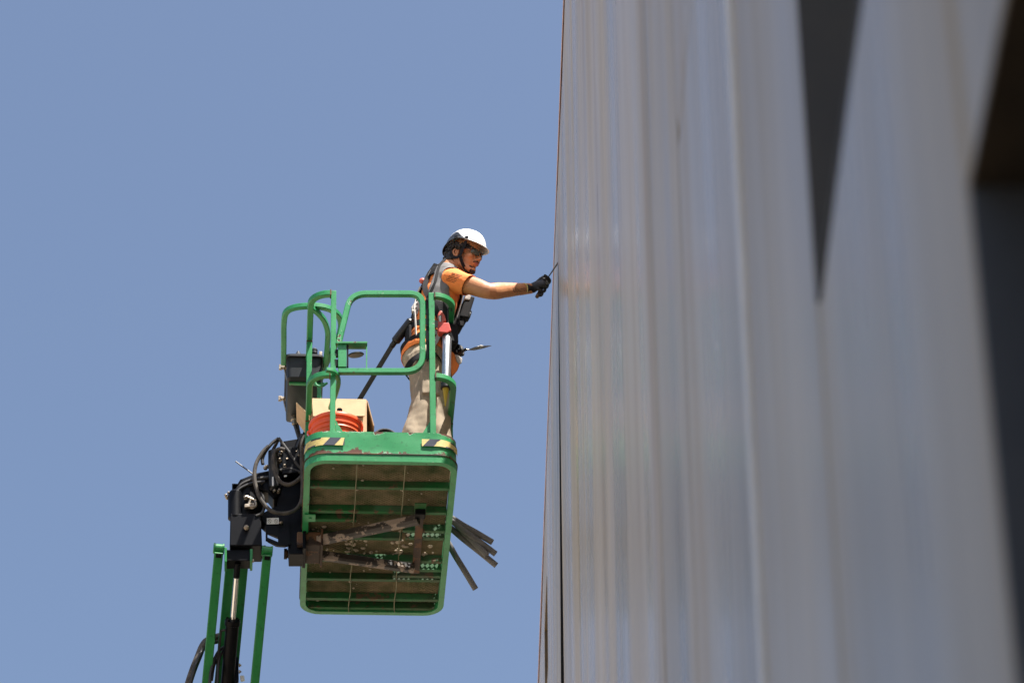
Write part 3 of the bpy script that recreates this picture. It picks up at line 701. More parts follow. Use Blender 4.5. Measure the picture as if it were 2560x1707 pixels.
mb = MB(); mb.tube(spline([hd_ + CD * .07 - JX * .04, hd_ + CD * .08 - JX * .062, hd_ + CD * .12 - JX * .068, hd_ + CD * .5 - JX * .072, hd_ + CD * .9 - JX * .08], 6), .008, 8); mb.build('hydraulic_hose', 'rubber', cy, smooth=True)
hose([(560, 1616), (546, 1628), (535, 1650), (527, 1680), (524, 1712)], .010, 1.3); hose([(566, 1612), (550, 1640), (536, 1660), (529, 1700)], .009, 1.32); hose([(552, 1632), (546, 1660), (544, 1700), (542, 1725)], .0085, 1.3)
hose([(592, 1585), (550, 1590), (520, 1600), (506, 1616), (496, 1640), (482, 1675), (468, 1720), (452, 1790), (446, 1880), (460, 1990)], .024, 1.35, 'rubber_dusty', [1.50, 1.46, 1.42, 1.39, 1.38, 1.38, 1.40, 1.50, 1.75, 2.1])
hose([(560, 1600), (512, 1612), (503, 1630), (492, 1655), (486, 1672), (470, 1740), (452, 1880)], .012, 1.30, 'rubber', [1.46, 1.40, 1.36, 1.35, 1.35, 1.40, 1.70])
plate([(586, 1662), (592, 1640), (596, 1655), (597, 1700), (590, 1720), (584, 1720)], 1.42, .02, 'hose_clamp'); plate([(600, 1689), (610, 1689), (612, 1700), (602, 1702)], 1.42, .01, 'hose_clamp', 'white_label')
for y in (1662, 1678): 
    mb = MB(); mb.lathe(K_(597, y, 1.40), PU, [(.012, 0), (.012, .008), (.006, .009), (.006, .016)], 8); mb.build('hydraulic_fitting', 'zinc', lift)
# lower boom and carrier, below the picture
jend = K_(594, 1392, 1.02) + JD * (LEN + .05); base = V((-3.6, 31.5, 1.9))
mb = MB(); d = (base - jend).normalized(); X = d.cross(PW).normalized(); Y = X.cross(d)
def seg(p, q, a, b):
    s = [(-1, -1), (1, -1), (1, 1), (-1, 1)]; mb.hexa([p + X * a * i + Y * b * j for i, j in s] + [q + X * a * i + Y * b * j for i, j in s])
seg(jend - d * .25, jend + (base - jend) * .5, .11, .14); seg(jend + (base - jend) * .48, base, .15, .19); mb.build('main_boom', 'green_jib', lift, bevel=.01)
mb = MB(); mb.box(base - PW * .15, .55, .75, .45); mb.build('turntable', 'green_jib', lift, bevel=.08)
mb = MB(); mb.box((-3.6, 31.5, .75), .75, 1.35, .25); mb.build('chassis', 'black_steel', lift, bevel=.04)
for sx in (-1, 1):
    for sy in (-1, 1):
        mb = MB(); mb.lathe(V((-3.6 + sx * .95, 31.5 + sy * 1.15, .46)), (1, 0, 0), [(.2, -.14), (.42, -.15), (.46, -.11), (.46, .11), (.42, .15), (.2, .14)], 32); wh = mb.build('wheel', 'rubber', lift, smooth=True, angle=30)
        mb = MB(); mb.lathe(V((-3.6 + sx * .95, 31.5 + sy * 1.15, .46)), (1, 0, 0), [(.18, -.145), (.2, -.12), (.2, .12), (.18, .145)], 24); mb.build('wheel_rim', 'white_label', wh, smooth=True, angle=30)

# ------------------------------------------------------------------ things standing in the platform
FLW = W0 + 0.0235
M['bucket'] = mat('orange_plastic', (0.85, 0.12, 0.030), 0.45, col2=(0.72, 0.095, 0.028), noise_scale=11, bump=.1, bump_scale=30)
M['card'] = mat('cardboard', (0.62, 0.44, 0.26), 0.85, noise_scale=18, col2=(0.55, 0.385, 0.225))
M['foam'] = mat('grey_foam', (0.18, 0.175, 0.175), 0.9, bump=0.3, bump_scale=200, col2=(0.13, 0.125, 0.125), noise_scale=25)
bc = L(0.19, 0.205, FLW); bk = thing('bucket', 'orange plastic bucket standing in the platform beside the cardboard box', 'bucket', bc)
H = 0.385 - FLW
def R2(h): return 0.128 + 0.026 * h / H
prof = [(R2(0), 0.001), (R2(.2), .2 * 1.0)] + [(R2(H - .10) + .001, H - .10), (R2(H - .1) + .009, H - .096), (R2(H - .1) + .009, H - .088), (R2(H - .08) + .003, H - .084), (R2(H - .07) + .003, H - .072), (R2(H - .07) + .012, H - .068), (R2(H - .06) + .012, H - .058), (R2(H - .05) + .003, H - .052), (R2(H - .03) + .003, H - .03), (R2(H) + .012, H - .026), (R2(H) + .014, H - .012), (R2(H) + .010, H - .002), (R2(H) + .004, H), (R2(H) - .002, H - .004), (R2(0.02) - .004, .012)]
mb = MB(); mb.lathe(bc, PW, prof, 48); bb = mb.build('bucket_body', 'bucket', bk, smooth=True, angle=50)
mb = MB(); hp = [bc + PW * (H - .06 - .19 * math.sin(t)) + (PU * math.cos(t) * 1.0) * .172 - PV * (.172 * math.sin(t) * .95 + .004) for t in [math.pi * k / 20 for k in range(21)]]
mb.tube(hp, .0022, 6); mb.build('wire_handle', 'steel', bk, smooth=True)
for sg in (-1, 1):
    mb = MB(); mb.lathe(bc + PW * (H - .06) + PU * sg * .160, PU * sg, [(.016, 0), (.016, .012), (.010, .016)], 12); mb.build('handle_boss', 'bucket', bk, smooth=True)
tl = L(0.205, 0.25, FLW + .03); mb = MB(); mb.tube([tl, L(0.21, .262, 0.36), L(.213, .268, .545)], lambda t: .011 + .006 * t, 12); tag(mb.build('tool_handle', 'black_plastic', None, True, loc=tl), 'black tool handle poking up out of the orange bucket', 'tool handle')
# cardboard box
uL2, uR2 = (Lv(778, 1010, .43) - P0).dot(PU), (Lv(917, 1010, .43) - P0).dot(PU)
bw0, bw1 = FLW + .001, 0.727; bx = thing('cardboard_box', 'open brown cardboard box standing behind the orange bucket', 'box', L((uL2 + uR2) / 2, .62, bw0))
mb = MB(); t = .006; va, vb = .43, .80
for q in ((uL2, uR2, va, va + t), (uL2, uR2, vb - t, vb), (uL2, uL2 + t, va + t, vb - t), (uR2 - t, uR2, va + t, vb - t)): mb.lbox(*q, bw0, bw1)
mb.lbox(uL2 + t, uR2 - t, va + t, vb - t, bw0, bw0 + t); mb.build('box_body', 'card', bx)
def flap(pts, nm='flap'):
    a, b, c, d = [V(p) for p in pts]; n = (b - a).cross(d - a).normalized() * .0025
    mb = MB(); mb.hexa([a - n, b - n, c - n, d - n, a + n, b + n, c + n, d + n]); mb.build(nm, 'card', bx)
e = .004
flap([L(uL2 + .004, va - e, bw1), L(uR2 - .004, va - e, bw1), L(uR2 - .012, va - .022, bw1 - .135), L(uL2 + .012, va - .018, bw1 - .14)])
flap([L(uR2 + e, va + .01, bw1), L(uR2 + e, vb - .01, bw1), L(uR2 + .05, vb - .02, bw1 - .17), L(uR2 + .045, va + .03, bw1 - .17)])
flap([L(uL2 - e, va + .01, bw1 - .12), L(uL2 - e, vb - .1, bw1 - .12), L(uL2 - .085, vb - .16, bw1 - .03), L(uL2 - .092, va + .0, bw1 - .03)])
flap([L(uL2 + .01, vb + e, bw1), L(uR2 - .01, vb + e, bw1), L(uR2 - .01, vb + .09, bw1 + .06), L(uL2 + .01, vb + .09, bw1 + .06)])
# coiled black cable leaning on the toe board
cc = L(0.485, 0.075, FLW + .098); mb = MB(); pts = []
for k in range(5 * 28 + 1):
    a = 2 * math.pi * k / 28 - 1.2; rr = .088 + .006 * math.sin(k * .61); pts.append(cc + (PU * math.cos(a) + (PW * .97 + PV * .12) * math.sin(a)) * rr + PV * (-.03 + .012 * k / 28))
mb.tube(pts, .0075, 8); tag(mb.build('cable_coil', 'rubber', None, True, loc=L(.5, .075, FLW)), 'black cable coil peeking over the green toe board left of the worker', 'cable')
# foam backer rods sticking out over the toe board
def rod(pts, label, r=.0195):
    mb = MB(); sp = spline(pts, 8); mb.tube(sp, r, 14); base = min(pts, key=lambda p: p.z)
    tag(mb.build('foam_rod', 'foam', None, True, loc=base, angle=50), label, 'foam rod', 'grey foam rods sticking out of the platform')
def rodpts(u0, e0, e, dv, w_=.234):
    """from the floor inside, over the toe board, straight on to the measured end"""
    edge = Lw(e0[0], e0[1], w_); ve = (edge - P0).dot(PV); end = Lv(e[0], e[1], ve + dv); d = (end - edge).normalized()
    return [L(u0, ve - .04, FLW + .022), L(u0 + .25, ve - .03, FLW + .05), edge - d * .16 - PU * .04 + PW * -.03, edge - d * .03, edge.lerp(end, .33), edge.lerp(end, .66) + PW * .002, end]
rod(rodpts(.12, (1124, 1293), (1231, 1355), .10, .255), 'uppermost grey foam rod of the bundle sticking out right of the platform')
rod(rodpts(.16, (1125, 1300), (1239, 1384), .13, .235), 'grey foam rod just below the uppermost one of the bundle')
rod(rodpts(.14, (1122, 1293), (1218, 1388), .05, .290), 'shorter grey foam rod ending in the middle of the bundle')
rod(rodpts(.20, (1120, 1316), (1241, 1413), .10, .233), 'longest grey foam rod on the lower side of the bundle')
rod(rodpts(.18, (1116, 1352), (1189, 1472), .12, .233), 'steeply drooping grey foam rod below and apart from the bundle')
# ------------------------------------------------------------------ the worker
M['skin'] = mat('skin', (0.52, 0.235, 0.105), 0.5, noise_scale=14, col2=(0.46, 0.18, 0.075), bump=0.03, bump_scale=150)
M['skin'].node_tree.nodes['Principled BSDF'].inputs['Subsurface Weight'].default_value = 0.08
M['skin'].node_tree.nodes['Principled BSDF'].inputs['Subsurface Radius'].default_value = (0.02, 0.008, 0.004)
M['lips'] = mat('lips', (0.36, 0.11, 0.075), 0.5)
M['hair'] = mat('dark_hair', (0.012, 0.008, 0.006), 0.5, noise_scale=60, col2=(0.028, 0.018, 0.012))
M['stubble'] = mat('beard', (0.022, 0.012, 0.008), 0.75, noise_scale=120, col2=(0.05, 0.025, 0.015))
M['shirt'] = mat('orange_cotton', (0.95, 0.27, 0.065), 0.85, noise_scale=30, col2=(0.92, 0.24, 0.055), bump=0.15, bump_scale=50)
M['shirt_print'] = mat('shirt_print', (0.20, 0.05, 0.015), 0.8)
M['pants'] = mat('khaki_canvas', (0.40, 0.32, 0.23), 0.9, noise_scale=16, col2=(0.31, 0.25, 0.18), bump=0.07, bump_scale=160)
M['helmet_white'] = mat('white_shell', (0.85, 0.85, 0.84), 0.3)
M['helmet_black'] = mat('black_shell', (0.016, 0.02, 0.027), 0.4, noise_scale=30, col2=(0.03, 0.033, 0.04))
M['vest_grey'] = mat('grey_webbing', (0.17, 0.165, 0.165), 0.75, bump=0.08, bump_scale=200, noise_scale=40, col2=(0.13, 0.125, 0.125))
M['vest_black'] = mat('black_webbing', (0.008, 0.008, 0.010), 0.8, spec=.25, bump=0.08, bump_scale=160, noise_scale=30, col2=(0.015, 0.014, 0.016))
M['strap_white'] = mat('pale_webbing', (0.55, 0.52, 0.48), 0.8, noise_scale=50, col2=(0.3, 0.28, 0.26))
M['glove'] = mat('black_glove', (0.010, 0.010, 0.012), 0.6, bump=0.25, bump_scale=160)
M['cuff_edge'] = mat('cuff_edge', (0.62, 0.52, 0.18), 0.8)
M['lens'] = mat('mirror_lens', (0.10, 0.105, 0.09), 0.12, 0.6)
M['boot'] = mat('tan_boot', (0.22, 0.13, 0.07), 0.8)
M['tattoo'] = mat('tattoo_ink', (0.07, 0.045, 0.035), 0.6)
M['red_tool'] = mat('red_plastic', (0.50, 0.045, 0.030), 0.4)
M['salmon'] = mat('salmon_plastic', (0.55, 0.10, 0.065), 0.5)
M['alu'] = mat('brushed_aluminium', (0.62, 0.65, 0.68), 0.32, 1.0, noise_scale=50, col2=(0.5, 0.53, 0.57))
M['nozzle'] = mat('yellow_nozzle', (0.55, 0.40, 0.04), 0.45)
M['caulk'] = mat('grey_caulk', (0.55, 0.52, 0.47), 0.6)
M['blade'] = mat('dark_blade', (0.05, 0.05, 0.052), 0.45, 0.6, noise_scale=60, col2=(0.13, 0.12, 0.11))

def chain(mb, pts, rad, ref, seg=18, caps=True, mi=0):
    """closed loft of ellipses (half-axis along ref, other half-axis) with rounded ends"""
    pts = [V(p) for p in pts]; n = len(pts); rings = []
    for i, p in enumerate(pts):
        t = (pts[min(i + 1, n - 1)] - pts[max(i - 1, 0)]).normalized()
        N = (ref - t * ref.dot(t)).normalized(); B = t.cross(N)
        ra, rb = rad[i] if isinstance(rad[i], tuple) else (rad[i], rad[i])
        def ring(k, off): return [p + t * off + (N * ra * math.cos(a) + B * rb * math.sin(a)) * k for a in [2 * math.pi * q / seg for q in range(seg)]]
        m = min(ra, rb)
        if i == 0 and caps: rings += [ring(math.cos(R(x)), -m * math.sin(R(x)) * .8) for x in (85, 60, 30)]
        rings.append(ring(1, 0))
        if i == n - 1 and caps: rings += [ring(math.cos(R(x)), m * math.sin(R(x)) * .8) for x in (30, 60, 85)]
    mb.rings(rings, True, True, mi)
def fused(mb, name, material, parent, voxel, smooth=6, wr=None):
    """one continuous skin over everything in mb"""
    o = mb.build(name, material, parent)
    r = o.modifiers.new('r', 'REMESH'); r.mode = 'VOXEL'; r.voxel_size = voxel
    s = o.modifiers.new('s', 'SMOOTH'); s.factor = 0.5; s.iterations = smooth
    dg = bpy.context.evaluated_depsgraph_get(); me = bpy.data.meshes.new_from_object(o.evaluated_get(dg))
    old = o.data; o.modifiers.clear(); o.data = me; bpy.data.meshes.remove(old); me.name = name
    if wr:
        org = ORG[o.name]
        nm = [(v.co.copy(), v.normal.copy()) for v in me.vertices]; flat = []
        for c, n in nm: flat += list(c + n * wr(c + org, n))
        me.vertices.foreach_set('co', flat); me.update()
    for p in me.polygons: p.use_smooth = True
    return o
def solid(o, th):
    m = o.modifiers.new('solid', 'SOLIDIFY'); m.thickness = th; m.offset = 1.0; return o

TH_ = R(14); TF = PU * math.cos(TH_) + PV * math.sin(TH_); TR = PU * math.sin(TH_) - PV * math.cos(TH_)   # torso forward, right
pel, wai, che, upp, nek = Lv(1057, 893, .40), Lv(1069, 840, .40), Lv(1094, 758, .40), Lv(1111, 702, .40), Lv(1124, 668, .385)
shR, elR, wrR = Lv(1132, 702, .235), Lv(1222, 728, .165), Lv(1326, 721, .335)
shL, elL, wrL = Lv(1110, 702, .565), Lv(1104, 795, .61), Lv(1126, 862, .50)
hipR, knR, anR = Lv(1057, 905, .315), Lv(1063, 1005, .29), Lv(1024, 1165, .30)
hipL, knL, anL = Lv(1064, 903, .48), Lv(1096, 1030, .46), Lv(1086, 1195, .46)
man = thing('person', 'worker in white helmet, orange shirt and khaki trousers reaching out to the wall', 'person', L((anR - P0).dot(PU) + .05, .38, FLW))
# head frame
HYAW, HPIT = R(34), R(14)
hf0 = PU * math.cos(HYAW) - PV * math.sin(HYAW); HY = PU * math.sin(HYAW) + PV * math.cos(HYAW)
HX = hf0 * math.cos(HPIT) - PW * math.sin(HPIT); HZ = hf0 * math.sin(HPIT) + PW * math.cos(HPIT)
HR = 1.04
HO = Lv(1142.5, 629.6, .31) - (HX * -.012 + HY * -.078 + HZ * -.014) * HR
def hd(x, y, z): return HO + (HX * x + HY * y + HZ * z) * HR
HA = (HX, HY, HZ)
def hs(mb, c, a, b, d, seg=16, rn=12): mb.sphere(hd(*c), a * HR, b * HR, d * HR, HA, seg, rn)
b_ = MB()
chain(b_, [pel, wai, che, upp], [(.150, .100), (.135, .090), (.16, .110), (.150, .09)], TR)
chain(b_, [upp, nek, hd(-.025, 0, -.075), hd(-.018, 0, -.03)], [(.10, .075), (.066, .062), (.056, .056), (.055, .055)], TR)
ap = spline([shR, shR.lerp(elR, .55) + PW * .004, elR, elR.lerp(wrR, .33), elR.lerp(wrR, .68), wrR], 4)
def armr(t):
    K = [(0, .060, .062), (.2, .054, .060), (.40, .046, .054), (.52, .045, .055), (.64, .042, .050), (.82, .034, .042), (1, .029, .036)]
    for q in range(len(K) - 1):
        if t <= K[q + 1][0]: k = (t - K[q][0]) / (K[q + 1][0] - K[q][0]); k = k * k * (3 - 2 * k); return (K[q][2] + (K[q + 1][2] - K[q][2]) * k, K[q][1] + (K[q + 1][1] - K[q][1]) * k)
chain(b_, ap, [armr(q / (len(ap) - 1)) for q in range(len(ap))], PW)
chain(b_, [elR.lerp(wrR, .05) + PW * .012 - PV * .012, elR.lerp(wrR, .25) + PW * .018 - PV * .012, elR.lerp(wrR, .5) + PW * .010], [.024, .030, .018], PW)
chain(b_, [shL, elL, elL.lerp(wrL, .3), wrL], [.058, .046, .046, .032], PU)
for a, k, f in ((hipR, knR, anR), (hipL, knL, anL)): chain(b_, [a, a.lerp(k, .5), k, k.lerp(f, .35), f], [.085, .075, .055, .058, .038], PU)
hs(b_, (-.015, 0, .045), .098, .075, .092); hs(b_, (.036, 0, -.032), .058, .058, .082)
for y in (-1, 1):
    chain(b_, [hd(-.018, y * .052, -.05), hd(.012, y * .046, -.082), hd(.062, y * .016, -.112)], [.026 * HR, .022 * HR, .019 * HR], HY, 12)
    hs(b_, (.058, y * .038, -.030), .028, .023, .026)
hs(b_, (.074, 0, -.110), .022, .024, .018); hs(b_, (.080, 0, .016), .018, .050, .012)
chain(b_, [hd(.092, 0, .004), hd(.106, 0, -.022), hd(.114, 0, -.038)], [.008, .0095, .013], HY, 12)
for y in (-1, 1): hs(b_, (.103, y * .010, -.042), .010, .008, .008, 10, 8)
hs(b_, (.086, 0, -.064), .016, .026, .018)
def skin_wr(p, n): return 0.0004 * noise.noise(p * 60)
body = fused(b_, 'body', 'skin', man, .0042, 8, skin_wr)
BV = None
# ear, lips
for y in (-1, 1):
    mb = MB(); c = [(-.008, .002, .022), (-.024, .008, .018), (-.030, .012, .002), (-.024, .010, -.016), (-.012, .004, -.030), (-.003, .0, -.022)]
    mb.tube(spline([hd(-.004 + q[0], y * (.074 + q[1]), -.014 + q[2]) for q in c], 5), .0058, 8)
    hs(mb, (-.016, y * .076, -.016), .015, .006, .024, 12, 8); hs(mb, (-.008, y * .077, -.040), .008, .005, .008, 10, 6)
    mb.tube(spline([hd(-.012, y * .082, -.002), hd(-.020, y * .083, -.012), hd(-.014, y * .082, -.026)], 4), .004, 6)
    mb.build('ear', 'skin', man, smooth=True)
mb = MB(); mb.tube(spline([hd(.092, -.020, -.070), hd(.101, -.009, -.066), hd(.103, 0, -.067), hd(.101, .009, -.066), hd(.092, .020, -.070)], 4), lambda t: .0015 + .0042 * math.sin(math.pi * t), 8)
mb.tube(spline([hd(.092, -.019, -.073), hd(.100, -.009, -.076), hd(.102, 0, -.077), hd(.100, .009, -.076), hd(.092, .019, -.073)], 4), lambda t: .0015 + .0052 * math.sin(math.pi * t), 8)
mb.build('lips', 'lips', man, smooth=True)
# hair and beard
rnd = random.Random(11); mb = MB()
def hairok(az, z):
    back = -math.cos(az); side = abs(math.sin(az))
    if back < .05: return z > .018                     # temples
    if back < .30: return z > .006                     # over the ear
    return True
for k in range(620):
    az = R(rnd.uniform(70, 290)); z = rnd.uniform(-.130, .050)
    if not hairok(az, z): continue
    sh_ = 1.06 - max(0, -z - .04) * 2.2
    x, y = -.022 + .104 * math.cos(az) * sh_, .084 * math.sin(az) * sh_
    c = hd(x, y, z); r = rnd.uniform(.008, .015); d_ = V((rnd.uniform(-1, 1), rnd.uniform(-1, 1), rnd.uniform(-1.4, .4))).normalized()
    e = d_.cross(V((.3, .5, .8))).normalized()
    mb.tube([c + (e * math.cos(t) + d_ * math.sin(t)) * r + PW * (-.004 * t) for t in [q * .85 for q in range(6)]], lambda t: .0050 * (1 - .6 * t), 5)
for k in range(190):
    az = R(rnd.uniform(88, 272)); z = rnd.uniform(-.105, .05)
    if not hairok(az, z - .008): continue
    sh_ = 1.03 - max(0, -z - .04) * 2.2; q = .022 if z < -.01 else .018
    hs(mb, (-.022 + .095 * math.cos(az) * sh_, .074 * math.sin(az) * sh_, z), q, q * .9, q, 8, 6)
for y in (-1, 1):
    for q in range(7): hs(mb, (.010 + .008 * q, y * (.072 - .0022 * q * q * .5), .036 - .001 * q), .014, .008, .020, 8, 6)
    for q in range(5): hs(mb, (.014, y * .0715, .022 - .009 * q), .011, .007, .010, 8, 6)
mb.build('hair', 'hair', man, smooth=True)
mb = MB()
for k in range(80):
    a = rnd.uniform(-1, 1); hs(mb, (.083 - .040 * abs(a) ** 1.6 + rnd.uniform(-.003, .004), a * .027, -.115 + .020 * abs(a) ** 1.5 + rnd.uniform(-.011, .009)), .012, .012, .011, 8, 6)
fused(mb, 'beard', 'stubble', man, .003, 3, lambda p, n: .002 * noise.noise(p * 160))
mb = MB()
for k in range(30):
    a = -1 + 2 * k / 29; hs(mb, (.1005 - .012 * a * a, a * .025, -.0560 - .010 * a * a), .005, .005, .0045, 8, 6)
fused(mb, 'moustache', 'stubble', man, .0025, 2)
# eyebrows and sunglasses
mb = MB()
for y in (-1, 1): mb.tube(spline([hd(.092, y * .014, .016), hd(.089, y * .032, .020), hd(.078, y * .050, .014)], 4), .004, 6)
mb.build('eyebrow', 'hair', man, smooth=True)
mb = MB()
for y in (-1, 1):
    rows = []
    for i in range(9):
        a = i / 8; row = []
        for j in range(7):
            q = j / 6 - .5; ww = .042 * (1 - .25 * abs(2 * q) ** 3); yy = .010 + (a) * (ww + .006)
            xx = .1075 - .9 * (a ** 2) * .034 - .010 * (q) ** 2 * 4 * .3
            row.append(hd(xx, y * yy, -.004 + q * -.040 * (1 - .35 * (abs(2 * a - 1) ** 3))))
        rows.append(row)
    mb.rings(rows, False, False)
gl_ = solid(mb.build('sunglasses', 'lens', man, smooth=True), .002)
mb = MB()
for y in (-1, 1): mb.tube(spline([hd(.076, y * .058, .008), hd(.050, y * .071, .008), hd(.010, y * .080, .006), hd(-.018, y * .080, -.004)], 4), .0024, 6)
mb.tube([hd(.108, -.012, .004), hd(.110, 0, .006), hd(.108, .012, .004)], .0025, 6)
for y in (-1, 1): mb.tube(spline([hd(.1075, y * .011, .012), hd(.098, y * .036, .014), hd(.075, y * .058, .008)], 4), .0022, 6)
mb.build('glasses_frame', 'black_plastic', gl_, smooth=True)
# helmet
hm = MB(); NA, NE = 200, 62
def rimz(a):
    c = math.cos(a); return .053 + .012 * math.exp(-((abs(a) - R(95)) / R(38)) ** 2) - .030 * max(0, -c) ** 1.5 - .006 * max(0, c) ** 2
def hpt(a, t, off=0.0):
    """a azimuth (0 front), t 0 rim .. 1 crown"""
    zr = rimz(a); e = t * math.pi / 2
    rx = .131 if math.cos(a) > 0 else .138; ry = .108; ztop = .172
    k = math.cos(e) ** .80; z = zr + (ztop - zr) * math.sin(e) ** .95
    fl = .012 * max(0, 1 - t / .10) ** 1.5 + .022 * max(0, math.cos(a)) ** 3 * max(0, 1 - t / .16) ** 1.4
    zz = z - .014 * max(0, math.cos(a)) ** 3 * max(0, 1 - t / .16) ** 1.4 - .008 * max(0, -math.cos(a)) ** 2 * max(0, 1 - t / .10)
    return hd(-.012 + (rx * k + fl + off) * math.cos(a), (ry * k + fl * .6 + off) * math.sin(a), zz + off * math.sin(e))
def hring(t, off=0.0): return [hpt(-math.pi + 2 * math.pi * q / NA, t, off) for q in range(NA)]
ts = [0, .02, .05, .09, .13, .17] + [.17 + .83 * (k + 1) / (NE - 6) * .985 for k in range(NE - 6)]
rings = [hring(t) for t in ts]
hm.rings(rings, True, False)
hm.add(rings[-1], [tuple(range(NA))])
def blackzone(a, t):
    a = abs(math.degrees(a))
    if a < 66: return False
    top = .40 * math.exp(-((a - 108) / 27) ** 2) if a < 108 else .40 - .27 * min(1, (a - 108) / 44)
    return t < max(top, .04)
idx = 0
for i in range(len(ts) - 1):
    for q in range(NA):
        a = -math.pi + 2 * math.pi * (q + .5) / NA
        if blackzone(a, (ts[i] + ts[i + 1]) / 2): hm.mi[idx] = 1
        idx += 1
helm = solid(hm.build('helmet', ['helmet_white', 'helmet_black'], man, smooth=True, angle=60), -.004)
mb = MB()   # vents and clips
def patch(cells, off=.0022):
    for (a0, t0), (a1, t1), (a2, t2), (a3, t3) in cells:
        q = [hpt(R(a), t, off) for a, t in ((a0, t0), (a1, t1), (a2, t2), (a3, t3))]; mb.add(q, [(0, 1, 2, 3)])
for sg in (-1, 1):
    for k in range(4):
        x0 = 33 + k * 2.4; y0 = .30 + k * .045 
        patch([((sg * (x0), .40 + .035 * k), (sg * (x0 + 3.5), .385 + .035 * k), (sg * (x0 + 5.5), .42 + .035 * k), (sg * (x0 + 1.8), .435 + .035 * k))])
    patch([((sg * 120, .62), (sg * 128, .60), (sg * 146, .44), (sg * 150, .50)), ((sg * 146, .44), (sg * 152, .46), (sg * 154, .26), (sg * 149, .26))])
for k in range(9): patch([((-4 - k * .4, .60 + .035 * k), (-4 - k * .4, .618 + .035 * k), (-6.0 - k * .4, .618 + .035 * k), (-6.0 - k * .4, .60 + .035 * k))])
mb.build('helmet_vent', 'helmet_black', helm)
mb = MB()
for a in (-62, 62, -92, 92):
    p = hpt(R(a), .05, .003); mb.box(p, .012, .004, .010, HA)
mb.build('clip', 'black_plastic', helm, bevel=.002)
mb = MB(); wst = sqr(.0013, .0105, .0004)
for y in (-1, 1):
    A, B = hd(.046, y * .090, .050), hd(-.060, y * .088, .030); C = hd(.020, y * .081, -.048); E_ = hd(.034, y * .060, -.090); Fp = hd(.052, y * .022, -.130)
    for pts in ([A, hd(.036, y * .086, .0), C], [B, hd(-.046, y * .086, -.034), hd(-.012, y * .082, -.056), C], [C, E_, Fp, hd(.056, 0, -.136)]):
        mb.sweep(spline(pts, 6), wst, HY * y)
    mb.sphere(C, .010, .005, .011, HA, 8, 6)
mb.build('chin_strap', 'vest_black', helm, smooth=True)

# trousers
mb = MB()
chain(mb, [pel + PW * .045, pel, hipR.lerp(hipL, .5) - PW * .03], [(.158, .122), (.168, .130), (.150, .118)], TR)
for a, k, f, s in ((hipR, knR, anR, 1), (hipL, knL, anL, 1)):
    chain(mb, [a + PW * .03, a.lerp(k, .35), a.lerp(k, .8), k, k.lerp(f, .25), k.lerp(f, .55), k.lerp(f, .85), f - PW * .03], [(.098, .100), (.095, .092), (.084, .084), (.082, .082), (.088, .082), (.094, .086), (.094, .086), (.092, .084)], PU)
mb.sphere(pel - TF * .035 - PW * .05 + TR * .05, .10, .09, .10)
# cargo pocket
mb.box(hipR.lerp(knR, .72) + TR * .085 + PU * .012, .055, .020, .085, (PU, PV, PW))
def fold(p, n):
    a = noise.noise(V((p.x * 11 + p.z * 5, p.y * 11, p.z * 4.5))) * .012
    k = math.sin((p.z * 30 + p.x * 48 + 6 * noise.noise(p * 4))) * max(0, noise.noise(p * 3.5 + V((3, 1, 7))) + .1)
    return a + .0045 * k + .0018 * noise.noise(p * 30)
fused(mb, 'trousers', 'pants', man, .006, 4, fold)
# boots
mb = MB()
for f, FT in ((anR, (PU * .6 + PV * .8).normalized()), (anL, (PU * .15 + PV * .98).normalized())):
    g0 = V((f.x, f.y, L(0, 0, FLW).z))
    chain(mb, [g0 - FT * .05 + PW * .05, g0 + FT * .06 + PW * .048, g0 + FT * .17 + PW * .038], [(.046, .046), (.048, .044), (.045, .034)], FT.cross(PW)); chain(mb, [g0 + PW * .06, g0 + PW * .15], [.05, .052], PU)
mb.build('boot', 'boot', man, smooth=True)
# shirt: trunk and short sleeves
mb = MB()
hem = pel + PW * .012 - TF * .004
chain(mb, [hem, pel + PW * .05, wai, che, upp, upp.lerp(nek, .55)], [(.176, .136), (.170, .128), (.155, .110), (.176, .127), (.165, .105), (.085, .078)], TR)
slR = shR.lerp(elR, .50)
chain(mb, [upp.lerp(shR, .45), shR + PW * .004, shR.lerp(elR, .26), slR], [(.080, .09), (.076, .080), (.070, .074), (.072, .074)], PW, caps=True)
slL = shL.lerp(elL, .5); chain(mb, [upp.lerp(shL, .5), shL, slL], [.08, .076, .070], PU)
def fold2(p, n):
    return .005 * noise.noise(V((p.x * 8, p.y * 8, p.z * 16))) + .0045 * math.sin(p.z * 60 + p.x * 45 + 6 * noise.noise(p * 6)) * max(0, noise.noise(p * 5 + V((9, 2, 4))) + .15) + .002 * noise.noise(p * 30)
sh = fused(mb, 'shirt', ['shirt', 'shirt_print'], man, .006, 4, fold2)
# cut the sleeve end and hem open
def cut(o, tests):
    bm = bmesh.new(); bm.from_mesh(o.data); org = ORG[o.name]
    dl = [f for f in bm.faces if any(t(f.calc_center_median() + org, f.normal) for t in tests)]
    bmesh.ops.delete(bm, geom=dl, context='FACES'); bm.to_mesh(o.data); bm.free()
dR = (elR - shR).normalized()
hemn = (dR * 1.0 + PW * -.28).normalized()
def slice_(o, co, no, region=None):
    bm = bmesh.new(); bm.from_mesh(o.data); org = ORG[o.name]
    fs = [f for f in bm.faces if region is None or region(f.calc_center_median() + org)]
    ge = list({x for f in fs for x in list(f.verts) + list(f.edges)}) + fs
    bmesh.ops.bisect_plane(bm, geom=ge, plane_co=co - org, plane_no=no, clear_outer=True); bm.to_mesh(o.data); bm.free()
slice_(sh, slR - dR * .012, hemn, lambda p: (p - slR).length < .14)
slice_(sh, hem - PW * .012, -PW)
cut(sh, [lambda p, n: (p - upp.lerp(nek, .5)).dot((nek - upp).normalized()) > .02 and (p - nek).length < .10])
